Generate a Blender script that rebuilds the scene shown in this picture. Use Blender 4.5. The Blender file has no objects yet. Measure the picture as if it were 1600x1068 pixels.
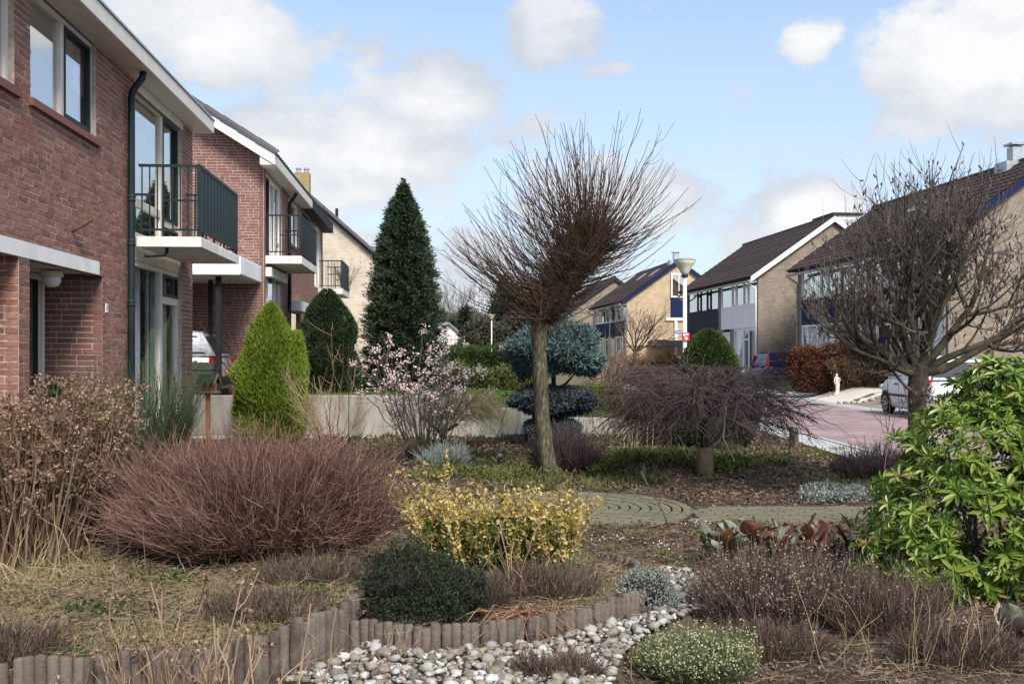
import bpy, bmesh, math, random
import numpy as np
from mathutils import Vector, Matrix
rad = math.radians
rng = np.random.default_rng(7)
random.seed(7)
scene = bpy.context.scene
col = scene.collection

# ------------------------------------------------------------------ camera, sky, sun, exposure
CAMH = 1.6
cd = bpy.data.cameras.new('camera'); cam = bpy.data.objects.new('camera', cd); col.objects.link(cam)
cam.location = (0, 0, CAMH); cam.rotation_euler = (rad(90), 0, 0)
cd.sensor_width = 36; cd.lens = 36; cd.shift_y = 18 / 1600; cd.clip_end = 3000; cd.clip_start = 0.05
scene.camera = cam
scene.view_settings.view_transform = 'Standard'; scene.view_settings.look = 'None'
scene.view_settings.gamma = 1; scene.view_settings.exposure = 1.0
SUN_EL, SUN_AZ = 45, 158          # azimuth clockwise from +Y: behind the camera, to its right
world = bpy.data.worlds.new('World'); scene.world = world; world.use_nodes = True
def build_world():
    nt = world.node_tree; N = nt.nodes; L = nt.links
    for n in list(N): N.remove(n)
    out = N.new('ShaderNodeOutputWorld'); bg = N.new('ShaderNodeBackground'); bg.inputs[1].default_value = 0.118
    L.new(bg.outputs[0], out.inputs[0])
    sky = N.new('ShaderNodeTexSky'); sky.sky_type = 'NISHITA'; sky.sun_disc = False
    sky.sun_elevation = rad(SUN_EL); sky.sun_rotation = rad(SUN_AZ); sky.air_density = 1.0; sky.dust_density = 1.2; sky.ozone_density = 1.6
    tc = N.new('ShaderNodeTexCoord')
    def math_(op, a, b=None, clamp=False):
        n = N.new('ShaderNodeMath'); n.operation = op; n.use_clamp = clamp
        for i, v in enumerate((a, b)):
            if v is None: continue
            if isinstance(v, (int, float)): n.inputs[i].default_value = v
            else: L.new(v, n.inputs[i])
        return n.outputs[0]
    nrm = N.new('ShaderNodeVectorMath'); nrm.operation = 'NORMALIZE'; L.new(tc.outputs['Generated'], nrm.inputs[0]); D = nrm.outputs[0]
    def noise(scale, detail, rough, off=(0, 0, 0), zs=1.9):
        mp = N.new('ShaderNodeMapping'); mp.inputs['Location'].default_value = off; mp.inputs['Scale'].default_value = (1, 1, zs)
        L.new(D, mp.inputs[0])
        n = N.new('ShaderNodeTexNoise'); n.inputs['Scale'].default_value = scale; n.inputs['Detail'].default_value = detail; n.inputs['Roughness'].default_value = rough
        L.new(mp.outputs[0], n.inputs['Vector']); return n.outputs[0]
    big = noise(2.4, 3, .5, (3.1, 1.7, .4), 2.2)
    puff = noise(7.5, 9, .58, (0, .3, 2.0), 1.5)
    fine = noise(22, 6, .6, (4, 1, 0), 1.3)
    # cumulus heads in view, and unseen ones past the frame that brighten window reflections: direction, half width, half height
    heads = [(300, 40, 200, 95, 1.0), (660, 140, 130, 75, .85), (560, 250, 250, 95, 1.0), (862, 48, 112, 62, 1.0), (1272, 52, 62, 48, .8),
             (1490, 70, 170, 105, 1.1), (1268, 335, 66, 46, .95), (870, 330, 260, 70, .5), (1010, 15, 24, 16, .5), (700, 400, 300, 60, .6),
             (1600, 380, 150, 60, .5), (60, 250, 200, 150, .7), (-200, 60, 240, 120, .9), (1900, 250, 260, 140, .8), (950, 108, 60, 18, .35), (1760, -100, 420, 300, 1.3), (1350, -330, 300, 160, .9), (700, -300, 350, 150, .8)]
    acc = None
    for px, py, rx, ry, a in heads:
        c = Vector(((px - 800) / 1600, 1, (552 - py) / 1600)); ln = c.length; c.normalize()
        s = N.new('ShaderNodeVectorMath'); s.operation = 'SUBTRACT'; L.new(D, s.inputs[0]); s.inputs[1].default_value = c
        m = N.new('ShaderNodeVectorMath'); m.operation = 'MULTIPLY'; L.new(s.outputs[0], m.inputs[0])
        m.inputs[1].default_value = (1600 * ln / rx, 1600 * ln / rx * .5, 1600 * ln / ry)
        le = N.new('ShaderNodeVectorMath'); le.operation = 'LENGTH'; L.new(m.outputs[0], le.inputs[0])
        v = math_('MULTIPLY', math_('SUBTRACT', 1.25, le.outputs[1], True), a)
        acc = v if acc is None else math_('MAXIMUM', acc, v)
    base = math_('MULTIPLY', math_('SUBTRACT', big, .50), 1.5)
    dens = math_('ADD', math_('ADD', base, math_('MULTIPLY', acc, .95)), math_('MULTIPLY', math_('SUBTRACT', puff, .5), 2.1))
    dens = math_('ADD', dens, math_('MULTIPLY', math_('SUBTRACT', fine, .5), .85))
    mr = N.new('ShaderNodeMapRange'); mr.interpolation_type = 'SMOOTHSTEP'; L.new(dens, mr.inputs[0])
    mr.inputs[1].default_value = .20; mr.inputs[2].default_value = .52
    # thicker cloud is whiter in its heads and greyer in its bases
    sh = noise(5.0, 5, .55, (1.3, 5.0, .12), 2.6)
    cr = N.new('ShaderNodeValToRGB'); L.new(math_('ADD', math_('MULTIPLY', dens, .32), math_('MULTIPLY', sh, .75)), cr.inputs[0])
    e = cr.color_ramp.elements; e[0].position = .42; e[0].color = (2.65, 2.9, 3.3, 1); e[1].position = .74; e[1].color = (4.1, 4.15, 4.2, 1)
    mx = N.new('ShaderNodeMix'); mx.data_type = 'RGBA'; L.new(mr.outputs[0], mx.inputs[0])
    # thin milky veil over the blue, thicker toward the horizon
    sep = N.new('ShaderNodeSeparateXYZ'); L.new(D, sep.inputs[0])
    veil = N.new('ShaderNodeMapRange'); L.new(sep.outputs[2], veil.inputs[0]); veil.inputs[1].default_value = 0; veil.inputs[2].default_value = .34
    veil.inputs[3].default_value = .82; veil.inputs[4].default_value = .30
    mv = N.new('ShaderNodeMix'); mv.data_type = 'RGBA'; L.new(veil.outputs[0], mv.inputs[0]); L.new(sky.outputs[0], mv.inputs[6]); mv.inputs[7].default_value = (2.75, 3.15, 3.75, 1)
    L.new(mv.outputs[2], mx.inputs[6]); L.new(cr.outputs[0], mx.inputs[7])
    L.new(mx.outputs[2], bg.inputs[0])
build_world()
sd = bpy.data.lights.new('sun', 'SUN'); sd.energy = 2.8; sd.angle = rad(18); sd.color = (1, .95, .88)
sun = bpy.data.objects.new('sun', sd); col.objects.link(sun)
sdir = Vector((math.sin(rad(SUN_AZ)) * math.cos(rad(SUN_EL)), math.cos(rad(SUN_AZ)) * math.cos(rad(SUN_EL)), math.sin(rad(SUN_EL))))
sun.rotation_euler = sdir.to_track_quat('Z', 'Y').to_euler()

# ------------------------------------------------------------------ helpers
def W(px, py, k): return ((px - 800) * k, 1600 * k, CAMH - (py - 552) * k)      # pixel + distance/1600 -> place
def G(px, py, z=0.0):
    k = (CAMH - z) / (py - 552); return ((px - 800) * k, 1600 * k)               # pixel on ground of height z
def tag(o, label=None, cat=None, group=None, kind=None):
    if label: o['label'] = label
    if cat: o['category'] = cat
    if group: o['group'] = group
    if kind: o['kind'] = kind
    return o
def thing(name, label, cat, loc=(0, 0, 0), rz=0, group=None):
    o = bpy.data.objects.new(name, None); col.objects.link(o); o.empty_display_size = .1
    o.location = loc; o.rotation_euler = (0, 0, rz); return tag(o, label, cat, group)
def link(name, me, mat=None, parent=None, kind=None):
    o = bpy.data.objects.new(name, me); col.objects.link(o)
    if mat is not None and not me.materials: me.materials.append(mat)
    if parent is not None: o.parent = parent
    if kind: o['kind'] = kind
    return o
def mesh_np(name, V, Fs, smooth=False):
    """V (n,3); Fs list of (m,k) index arrays"""
    me = bpy.data.meshes.new(name); V = np.asarray(V, np.float32).reshape(-1, 3)
    me.vertices.add(len(V)); me.vertices.foreach_set('co', V.ravel())
    Fs = [np.asarray(f, np.int32) for f in Fs if len(f)]
    tot = np.concatenate([np.full(len(f), f.shape[1], np.int32) for f in Fs]); idx = np.concatenate([f.ravel() for f in Fs])
    me.loops.add(len(idx)); me.loops.foreach_set('vertex_index', idx)
    me.polygons.add(len(tot)); me.polygons.foreach_set('loop_start', np.concatenate([[0], np.cumsum(tot)[:-1]]).astype(np.int32))
    me.polygons.foreach_set('loop_total', tot)
    me.polygons.foreach_set('use_smooth', np.full(len(tot), bool(smooth)))
    me.update(calc_edges=True); return me
class Soup:
    def __init__(s): s.V = []; s.F = []; s.n = 0
    def add(s, V, *Fs):
        V = np.asarray(V, float).reshape(-1, 3)
        for f in Fs: s.F.append(np.asarray(f, int) + s.n)
        s.V.append(V); s.n += len(V); return s
    def box(s, x0, x1, y0, y1, z0, z1):
        V = [(x0, y0, z0), (x1, y0, z0), (x1, y1, z0), (x0, y1, z0), (x0, y0, z1), (x1, y0, z1), (x1, y1, z1), (x0, y1, z1)]
        return s.add(V, [(0, 3, 2, 1), (4, 5, 6, 7), (0, 1, 5, 4), (1, 2, 6, 5), (2, 3, 7, 6), (3, 0, 4, 7)])
    def tube(s, pts, r, sides=8, cap=True):
        P = np.asarray(pts, float)[None]; R = np.broadcast_to(np.asarray(r, float), (P.shape[1],))[None]
        V, F = tubes(P, R, sides); s.add(V, F)
        if cap:
            m = P.shape[1]; s.F.append((np.arange(sides)[::-1] + s.n - m * sides)[None]); s.F.append((np.arange(sides) + s.n - sides)[None])
        return s
    def extrude(s, poly, axis, a, b):
        """poly: 2D points; axis 0/1/2 = extrusion axis, the 2D coords fill the other two in order"""
        n = len(poly); V = []
        for t in (a, b):
            for p in poly:
                q = list(p); q.insert(axis, t); V.append(q)
        F4 = [(i, (i + 1) % n, n + (i + 1) % n, n + i) for i in range(n)]
        return s.add(V, F4, [tuple(range(n))[::-1]], [tuple(range(n, 2 * n))])
    def mesh(s, name, smooth=False): return mesh_np(name, np.concatenate(s.V), s.F, smooth)
    def build(s, name, mat, parent=None, kind=None, smooth=False, fix=False):
        me = s.mesh(name, smooth)
        if fix:
            b = bmesh.new(); b.from_mesh(me); bmesh.ops.recalc_face_normals(b, faces=b.faces); b.to_mesh(me); b.free()
        return link(name, me, mat, parent, kind)
def tubes(P, R, sides=3):
    P = np.asarray(P, float); n, m, _ = P.shape
    T = np.gradient(P, axis=1); T /= np.linalg.norm(T, axis=2, keepdims=True) + 1e-9
    ref = np.zeros_like(T); ref[..., 2] = 1; mz = np.abs(T[:, :1, 2]) > .9
    ref = np.where(np.repeat(mz[..., None], m, 1), np.array([1., 0, 0]), ref)
    Nn = np.cross(T, ref); Nn /= np.linalg.norm(Nn, axis=2, keepdims=True) + 1e-9; B = np.cross(T, Nn)
    a = np.arange(sides) * 2 * np.pi / sides
    V = P[:, :, None] + np.asarray(R)[:, :, None, None] * (np.cos(a)[:, None] * Nn[:, :, None] + np.sin(a)[:, None] * B[:, :, None])
    base = (np.arange(n) * m * sides)[:, None, None]; i = np.arange(m - 1)[None, :, None] * sides; j = np.arange(sides)[None, None]; j2 = (j + 1) % sides
    F = np.stack([base + i + j, base + i + j2, base + i + sides + j2, base + i + sides + j], -1).reshape(-1, 4)
    return V.reshape(-1, 3), F
def unit(v): return v / (np.linalg.norm(v, axis=-1, keepdims=True) + 1e-9)
def leaves(pos, d, L, Wd, fold=.25, roll=None, six=False):
    """kite (or six-point) leaves: base at pos, pointing along d"""
    pos = np.asarray(pos, float); n = len(pos); d = unit(np.asarray(d, float)); L = np.broadcast_to(L, (n,))[:, None]; Wd = np.broadcast_to(Wd, (n,))[:, None]
    r = unit(rng.normal(size=(n, 3))) if roll is None else np.broadcast_to(roll, (n, 3))
    sx = unit(np.cross(d, r)); up = np.cross(sx, d)
    if not six:
        mid = pos + d * L * .45
        V = np.stack([pos, mid + sx * Wd / 2 + up * Wd * fold, pos + d * L, mid - sx * Wd / 2 + up * Wd * fold], 1)
        b = np.arange(n)[:, None] * 4
        return V.reshape(-1, 3), np.concatenate([b + [0, 1, 2], b + [0, 2, 3]])
    a = pos + d * L * .3; c = pos + d * L * .68 - up * L * .04; tip = pos + d * L - up * L * .14
    V = np.stack([pos, a + sx * Wd * .42 + up * Wd * fold, c + sx * Wd * .46 + up * Wd * fold, tip, c - sx * Wd * .46 + up * Wd * fold, a - sx * Wd * .42 + up * Wd * fold], 1)
    V[:, 0] = pos; b = np.arange(n)[:, None] * 6
    return V.reshape(-1, 3), np.concatenate([b + [0, 1, 2, 3], b + [0, 3, 4, 5]])
def dirs(n, zlo=-1, zhi=1):
    z = rng.uniform(zlo, zhi, n); a = rng.uniform(0, 2 * np.pi, n); r = np.sqrt(1 - z * z); return np.stack([r * np.cos(a), r * np.sin(a), z], 1)
def inpoly(x, y, poly):
    x = np.asarray(x); y = np.asarray(y); res = np.zeros(x.shape, bool); n = len(poly)
    for i in range(n):
        (x1, y1), (x2, y2) = poly[i], poly[(i + 1) % n]
        c = ((y1 > y) != (y2 > y)) & (x < (x2 - x1) * (y - y1) / (y2 - y1 + 1e-12) + x1); res ^= c
    return res

# ------------------------------------------------------------------ materials
def mat(name, cols, rough=.8, nscale=0, nmix=.5, bump=0, bscale=None, transl=0, spec=.3, metal=0, detail=6, stretch=None):
    """cols: one colour or a list picked per piece (random per island / object) and mottled by noise"""
    m = bpy.data.materials.new(name); m.use_nodes = True; nt = m.node_tree; N = nt.nodes; L = nt.links
    b = N['Principled BSDF']; b.inputs['Roughness'].default_value = rough; b.inputs['Metallic'].default_value = metal
    b.inputs['Specular IOR Level'].default_value = spec
    if not isinstance(cols[0], (tuple, list)): cols = [cols]
    need = len(cols) > 1
    tc = N.new('ShaderNodeTexCoord'); vec = tc.outputs['Object']
    if stretch:
        mp = N.new('ShaderNodeMapping'); mp.inputs['Scale'].default_value = stretch; L.new(vec, mp.inputs[0]); vec = mp.outputs[0]
    fac = None
    if need:
        g = N.new('ShaderNodeNewGeometry'); oi = N.new('ShaderNodeObjectInfo')
        a = N.new('ShaderNodeMath'); a.operation = 'ADD'; L.new(g.outputs['Random Per Island'], a.inputs[0]); L.new(oi.outputs['Random'], a.inputs[1])
        f = N.new('ShaderNodeMath'); f.operation = 'FRACT'; L.new(a.outputs[0], f.inputs[0]); fac = f.outputs[0]
        if nscale:
            nz = N.new('ShaderNodeTexNoise'); nz.inputs['Scale'].default_value = nscale; nz.inputs['Detail'].default_value = detail; L.new(vec, nz.inputs['Vector'])
            st = N.new('ShaderNodeMapRange'); L.new(nz.outputs[0], st.inputs[0]); st.inputs[1].default_value = .28; st.inputs[2].default_value = .72
            mx = N.new('ShaderNodeMix'); mx.inputs[0].default_value = nmix; L.new(fac, mx.inputs[2]); L.new(st.outputs[0], mx.inputs[3]); fac = mx.outputs[0]
        r = N.new('ShaderNodeValToRGB'); els = r.color_ramp.elements
        for i, c in enumerate(cols):
            p = i / (len(cols) - 1)
            e = els[i] if i < 2 and len(cols) == 2 else (els[0] if i == 0 else (els[-1] if i == len(cols) - 1 else els.new(p)))
            e.position = p; e.color = (*c, 1)
        L.new(fac, r.inputs[0]); colr = r.outputs[0]; L.new(colr, b.inputs['Base Color'])
    else:
        b.inputs['Base Color'].default_value = (*cols[0], 1); colr = None
        if nscale:
            nz = N.new('ShaderNodeTexNoise'); nz.inputs['Scale'].default_value = nscale; nz.inputs['Detail'].default_value = detail; L.new(vec, nz.inputs['Vector'])
            r = N.new('ShaderNodeValToRGB'); c = cols[0]; r.color_ramp.elements[0].color = (*[v * (1 - nmix) for v in c], 1); r.color_ramp.elements[1].color = (*[min(1, v * (1 + nmix * .6)) for v in c], 1)
            r.color_ramp.elements[0].position = .3; r.color_ramp.elements[1].position = .7
            L.new(nz.outputs[0], r.inputs[0]); colr = r.outputs[0]; L.new(colr, b.inputs['Base Color'])
    if bump:
        bn = N.new('ShaderNodeTexNoise'); bn.inputs['Scale'].default_value = bscale or 40; bn.inputs['Roughness'].default_value = .65; bn.inputs['Detail'].default_value = 5; L.new(vec, bn.inputs['Vector'])
        bp = N.new('ShaderNodeBump'); bp.inputs['Strength'].default_value = bump; bp.inputs['Distance'].default_value = .01; L.new(bn.outputs[0], bp.inputs['Height']); L.new(bp.outputs[0], b.inputs['Normal'])
    if transl:
        t = N.new('ShaderNodeBsdfTranslucent'); ms = N.new('ShaderNodeMixShader'); ms.inputs[0].default_value = transl
        if colr is not None: L.new(colr, t.inputs[0])
        else: t.inputs[0].default_value = (*cols[0], 1)
        L.new(b.outputs[0], ms.inputs[1]); L.new(t.outputs[0], ms.inputs[2]); L.new(ms.outputs[0], N['Material Output'].inputs[0])
    return m
def brick_mat(name, c1, c2, mortar, bw=.22, bh=.0625, bump=.4):
    m = bpy.data.materials.new(name); m.use_nodes = True; nt = m.node_tree; N = nt.nodes; L = nt.links; b = N['Principled BSDF']; b.inputs['Roughness'].default_value = .9
    tc = N.new('ShaderNodeTexCoord'); sp = N.new('ShaderNodeSeparateXYZ'); L.new(tc.outputs['Object'], sp.inputs[0])
    ad = N.new('ShaderNodeMath'); L.new(sp.outputs[0], ad.inputs[0]); L.new(sp.outputs[1], ad.inputs[1])
    cb = N.new('ShaderNodeCombineXYZ'); L.new(ad.outputs[0], cb.inputs[0]); L.new(sp.outputs[2], cb.inputs[1])
    t = N.new('ShaderNodeTexBrick'); t.inputs['Scale'].default_value = 1; t.inputs['Brick Width'].default_value = bw; t.inputs['Row Height'].default_value = bh
    t.inputs['Mortar Size'].default_value = .006; t.inputs['Mortar Smooth'].default_value = .2; t.inputs['Bias'].default_value = 0
    t.inputs['Color1'].default_value = (*c1, 1); t.inputs['Color2'].default_value = (*c2, 1); t.inputs['Mortar'].default_value = (*mortar, 1); L.new(cb.outputs[0], t.inputs['Vector'])
    nz = N.new('ShaderNodeTexNoise'); nz.inputs['Scale'].default_value = 1.3; nz.inputs['Detail'].default_value = 8; L.new(tc.outputs['Object'], nz.inputs['Vector'])
    mr = N.new('ShaderNodeMapRange'); L.new(nz.outputs[0], mr.inputs[0]); mr.inputs[1].default_value = .3; mr.inputs[2].default_value = .7; mr.inputs[3].default_value = .78; mr.inputs[4].default_value = 1.15
    mx = N.new('ShaderNodeMix'); mx.data_type = 'RGBA'; mx.blend_type = 'MULTIPLY'; mx.inputs[0].default_value = 1; L.new(t.outputs[0], mx.inputs[6])
    cc = N.new('ShaderNodeCombineColor'); [L.new(mr.outputs[0], cc.inputs[i]) for i in range(3)]; L.new(cc.outputs[0], mx.inputs[7]); L.new(mx.outputs[2], b.inputs['Base Color'])
    bp = N.new('ShaderNodeBump'); bp.inputs['Strength'].default_value = bump; bp.inputs['Distance'].default_value = .008; bp.invert = True; L.new(t.outputs['Fac'], bp.inputs['Height']); L.new(bp.outputs[0], b.inputs['Normal'])
    return m
def glass_mat(name, tint=(.96, .98, .98), base=.03):
    m = bpy.data.materials.new(name); m.use_nodes = True; nt = m.node_tree; N = nt.nodes; L = nt.links
    for n in list(N):
        if n.type == 'BSDF_PRINCIPLED': N.remove(n)
    tr = N.new('ShaderNodeBsdfTransparent'); tr.inputs[0].default_value = (*tint, 1); gl = N.new('ShaderNodeBsdfGlossy'); gl.inputs['Roughness'].default_value = .015
    fr = N.new('ShaderNodeLayerWeight'); fr.inputs[0].default_value = .5; pw = N.new('ShaderNodeMath'); pw.operation = 'POWER'; pw.inputs[1].default_value = 3.5; L.new(fr.outputs['Facing'], pw.inputs[0]); a = N.new('ShaderNodeMath'); a.operation = 'MULTIPLY_ADD'; a.use_clamp = True
    L.new(pw.outputs[0], a.inputs[0]); a.inputs[1].default_value = .8; a.inputs[2].default_value = base
    ms = N.new('ShaderNodeMixShader'); L.new(a.outputs[0], ms.inputs[0]); L.new(tr.outputs[0], ms.inputs[1]); L.new(gl.outputs[0], ms.inputs[2]); L.new(ms.outputs[0], N['Material Output'].inputs[0])
    return m
MT = dict(
    brick=mat('red_brick', [(.155, .066, .047), (.245, .110, .077), (.325, .160, .115), (.20, .098, .073), (.115, .057, .046)], .9, 35, .35, .5, 90),
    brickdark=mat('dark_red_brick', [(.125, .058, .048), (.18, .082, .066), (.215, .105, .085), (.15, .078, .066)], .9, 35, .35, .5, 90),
    mortar=mat('mortar', (.45, .39, .335), .95, 18, .3, .4, 120),
    cream=mat('cream_paint', (.66, .62, .54), .5, 6, .10, .05, 60), white=mat('white_paint', (.78, .77, .74), .5, 3, .14, stretch=(1, 1, .2)), offwhite=mat('rendered_concrete', (.70, .68, .63), .85, 5, .22, .2, 60, stretch=(1, 1, .3)),
    green=mat('dark_green_paint', (.008, .022, .024), .55, 8, .25), navy=mat('navy_paint', (.010, .020, .065), .75, 6, .2, spec=.12), black=mat('black_paint', (.012, .014, .02), .6, 8, .2),
    anthr=mat('anthracite_paint', (.032, .036, .047), .75, 5, .12, spec=.12), panelwhite=mat('white_panel', (.80, .79, .77), .6, 2, .06),
    tile=mat('dark_roof_tile', [(.028, .020, .019), (.042, .028, .026), (.058, .038, .034)], .8, 3, .5, .3, 30),
    tilegrey=mat('grey_roof_tile', [(.06, .06, .065), (.09, .088, .09)], .75, 20, .4, .3, 60), pv=mat('solar_cell', (.006, .008, .016), .12, spec=.6),
    concrete=mat('weathered_concrete', [(.13, .12, .09), (.26, .245, .205), (.345, .33, .29)], .92, 2.2, 1.0, .4, 40, stretch=(1.6, 1, .45)), glass=glass_mat('window_glass'), glassup=glass_mat('upper_window_glass', (.97, .98, .99), .46),
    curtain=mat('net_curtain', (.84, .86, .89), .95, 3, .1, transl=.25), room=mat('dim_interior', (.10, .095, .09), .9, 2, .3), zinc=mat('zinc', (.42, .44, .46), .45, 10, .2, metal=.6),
    yellowbrick=brick_mat('yellow_brick', (.50, .365, .215), (.42, .295, .17), (.48, .41, .31)), greybrick=brick_mat('grey_buff_brick', (.27, .215, .160), (.185, .145, .108), (.30, .265, .22)),
    palebrick=brick_mat('pale_buff_brick', (.58, .49, .38), (.47, .38, .29), (.52, .47, .40)),
    wood=mat('weathered_board', [(.055, .058, .050), (.085, .085, .072)], .9, 9, .5, .4, 40, stretch=(1, 1, 8)), cedar=mat('cedar_wood', [(.30, .13, .065), (.37, .17, .09)], .75, 12, .4, .2, 60),
    chrome=mat('steel', (.5, .5, .5), .3, metal=1), rubber=mat('tyre_rubber', (.012, .012, .013), .8), rim=mat('alloy_rim', (.45, .46, .48), .35, metal=.7), carglass=mat('car_window', (.02, .025, .03), .05, spec=.8),
    red=mat('red_lens', (.45, .012, .012), .2, spec=.6), amber=mat('plate_yellow', (.75, .42, .02), .5), plastic=mat('black_plastic', (.02, .02, .022), .6), lens=mat('clear_lens', (.75, .77, .8), .1, spec=.8),
    stone=mat('cream_stone', (.68, .62, .52), .85, 9, .2, .3, 50),
)

# ------------------------------------------------------------------ terrain
BED_L = [(-2.9, 4.30), (-2.3, 4.36), (-1.87, 4.39), (-1.63, 4.43), (-1.42, 4.52), (-1.19, 4.72), (-1.04, 4.90), (-.98, 5.14), (-.88, 5.32), (-.83, 5.70), (-.94, 6.34), (-1.09, 6.69)]
BED_R = [(-.82, 5.36), (-.46, 5.26), (-.29, 5.28), (-.13, 5.33), (.10, 5.42), (.32, 5.56), (.50, 5.76), (.69, 5.97), (.80, 6.12), (.90, 6.40), (.87, 6.67), (.79, 7.0), (.60, 7.27)]
POLY_L = BED_L + [(-1.35, 7.6), (-2.6, 8.6), (-4.6, 9.2), (-4.6, 4.2)]
POLY_R = BED_R + [(.2, 7.5), (-.5, 7.35), (-1.0, 6.75), (-.90, 6.3), (-.80, 5.7)]
PEB = [(-1.6, 4.2), (.35, 4.3), (.56, 5.2), (.74, 5.6), (1.0, 5.95), (1.36, 6.35), (1.36, 6.9), (1.12, 7.25), (.95, 7.1), (.98, 6.4), (.86, 6.05), (.5, 5.66), (.1, 5.35), (-.4, 5.2), (-.78, 5.3), (-.8, 5.2), (-1.02, 4.8), (-1.3, 4.45)]
WALL_Y = 19.8
def sstep(a, b, x):
    t = np.clip((x - a) / (b - a), 0, 1); return t * t * (3 - 2 * t)
def H(x, y):
    x = np.asarray(x, float); y = np.asarray(y, float)
    z = np.where(inpoly(x, y, POLY_L), .25, 0.) + np.where(inpoly(x, y, POLY_R), .165, 0.)
    gar = (x < 5.05) & (y < WALL_Y)
    wob = .018 * np.sin(x * 5.1 + y * 2.3) + .014 * np.sin(x * 2.7 - y * 6.1 + 1) + .012 * np.sin(x * 11 + 3 * np.sin(y * 4))
    bank = .16 * sstep(11.7, 13.2, y) * sstep(4.9, 3.6, x) * sstep(19.8, 17, y) * sstep(1.0, 1.8, x)
    ring = np.hypot(x - .67, y - 10.66) < 1.25
    onpath = ring | ((y > 9.75) & (y < 10.75) & (x > .6) & (x < 5.3)) | ((y > 10.1) & (y < 11.1) & (x > -3.7) & (x < .6)) | inpoly(x, y, PEB)
    z = z + np.where(gar & ~onpath, wob + bank, np.where(onpath, np.where(inpoly(x, y, PEB), .07, -.035), 0))
    up = np.where(y > WALL_Y, .62 * sstep(4.0, -1.0, x), 0)
    lo = np.interp(y, [28, 33], [12.9, 10.5]); rt = .40 * sstep(0, 1.6, x - lo)
    return np.where(y > WALL_Y, up, z) + rt - np.where((x > 5.1) & (x < 10.5), .012, 0)
def axis(parts):
    a = np.concatenate([np.arange(p, q, s) for p, q, s in parts]); return np.unique(np.round(a, 4))
gx = axis([(-600, -60, 60), (-60, -12, 6), (-12, -5.5, .6), (-5.5, 5.2, .06), (5.2, 16, .4), (16, 60, 4), (60, 601, 60)])
gy = axis([(-60, 2, 6), (2, 4, .4), (4, 8, .05), (8, 13, .07), (13, 19.7, .12), (19.7, 20, .05), (20, 40, .5), (40, 100, 3), (100, 1001, 50)])
XX, YY = np.meshgrid(gx, gy); ZZ = H(XX, YY); nx, ny = len(gx), len(gy)
i, j = np.meshgrid(np.arange(nx - 1), np.arange(ny - 1)); b0 = (j * nx + i).ravel()
MT['soil'] = mat('garden_soil', [(.022, .015, .011), (.060, .043, .030), (.12, .092, .066)], .95, 14, 1.0, 1.0, 60)
MT['moss'] = mat('mossy_turf', [(.06, .046, .028), (.12, .10, .05), (.19, .165, .085)], .95, 7, 1.0, .8, 70)
me = mesh_np('ground', np.stack([XX, YY, ZZ], -1), [np.stack([b0, b0 + 1, b0 + nx + 1, b0 + nx], 1)], True)
me.materials.append(MT['soil']); me.materials.append(MT['moss'])
cx = XX.ravel()[b0]; cy = YY.ravel()[b0]
mi = ((inpoly(cx, cy, POLY_L) & (cy < 6.6)) | (inpoly(cx, cy, POLY_R) & (cx > .2)) | (cy > 19.8)).astype(np.int32); me.polygons.foreach_set('material_index', mi)
tag(link('ground', me), kind='structure')
def on(x, y, dz=0): return float(H(np.array([x]), np.array([y]))[0]) + dz
# ---- street
def pave_mat(name, c1, c2, mort, bw, bh, rotz=0.0, bump=.3, blotch=.25):
    m = bpy.data.materials.new(name); m.use_nodes = True; nt = m.node_tree; N = nt.nodes; L = nt.links; b = N['Principled BSDF']; b.inputs['Roughness'].default_value = .85
    tc = N.new('ShaderNodeTexCoord'); mp = N.new('ShaderNodeMapping'); mp.inputs['Rotation'].default_value = (0, 0, rotz); L.new(tc.outputs['Object'], mp.inputs[0])
    t = N.new('ShaderNodeTexBrick'); t.inputs['Scale'].default_value = 1; t.inputs['Brick Width'].default_value = bw; t.inputs['Row Height'].default_value = bh; t.inputs['Mortar Size'].default_value = .006
    t.inputs['Color1'].default_value = (*c1, 1); t.inputs['Color2'].default_value = (*c2, 1); t.inputs['Mortar'].default_value = (*mort, 1); L.new(mp.outputs[0], t.inputs['Vector'])
    nz = N.new('ShaderNodeTexNoise'); nz.inputs['Scale'].default_value = .9; nz.inputs['Detail'].default_value = 9; nz.inputs['Roughness'].default_value = .65; L.new(tc.outputs['Object'], nz.inputs['Vector'])
    mr = N.new('ShaderNodeMapRange'); L.new(nz.outputs[0], mr.inputs[0]); mr.inputs[1].default_value = .3; mr.inputs[2].default_value = .7; mr.inputs[3].default_value = 1 - blotch; mr.inputs[4].default_value = 1 + blotch
    mx = N.new('ShaderNodeMix'); mx.data_type = 'RGBA'; mx.blend_type = 'MULTIPLY'; mx.inputs[0].default_value = 1; L.new(t.outputs[0], mx.inputs[6])
    cc = N.new('ShaderNodeCombineColor'); [L.new(mr.outputs[0], cc.inputs[q]) for q in range(3)]; L.new(cc.outputs[0], mx.inputs[7]); L.new(mx.outputs[2], b.inputs['Base Color'])
    bp = N.new('ShaderNodeBump'); bp.inputs['Strength'].default_value = bump; bp.inputs['Distance'].default_value = .006; bp.invert = True; L.new(t.outputs['Fac'], bp.inputs['Height']); L.new(bp.outputs[0], b.inputs['Normal'])
    return m
MT['road'] = pave_mat('pink_clinker', (.36, .25, .24), (.23, .155, .15), (.13, .105, .10), .20, .07, rad(0), .3, .32)
MT['drive'] = pave_mat('grey_paving', (.40, .39, .375), (.34, .335, .325), (.22, .21, .2), .30, .30)
MT['ribbed'] = pave_mat('brown_strip_paving', (.27, .22, .18), (.21, .175, .145), (.12, .10, .09), .20, .07, rad(90))
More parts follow.
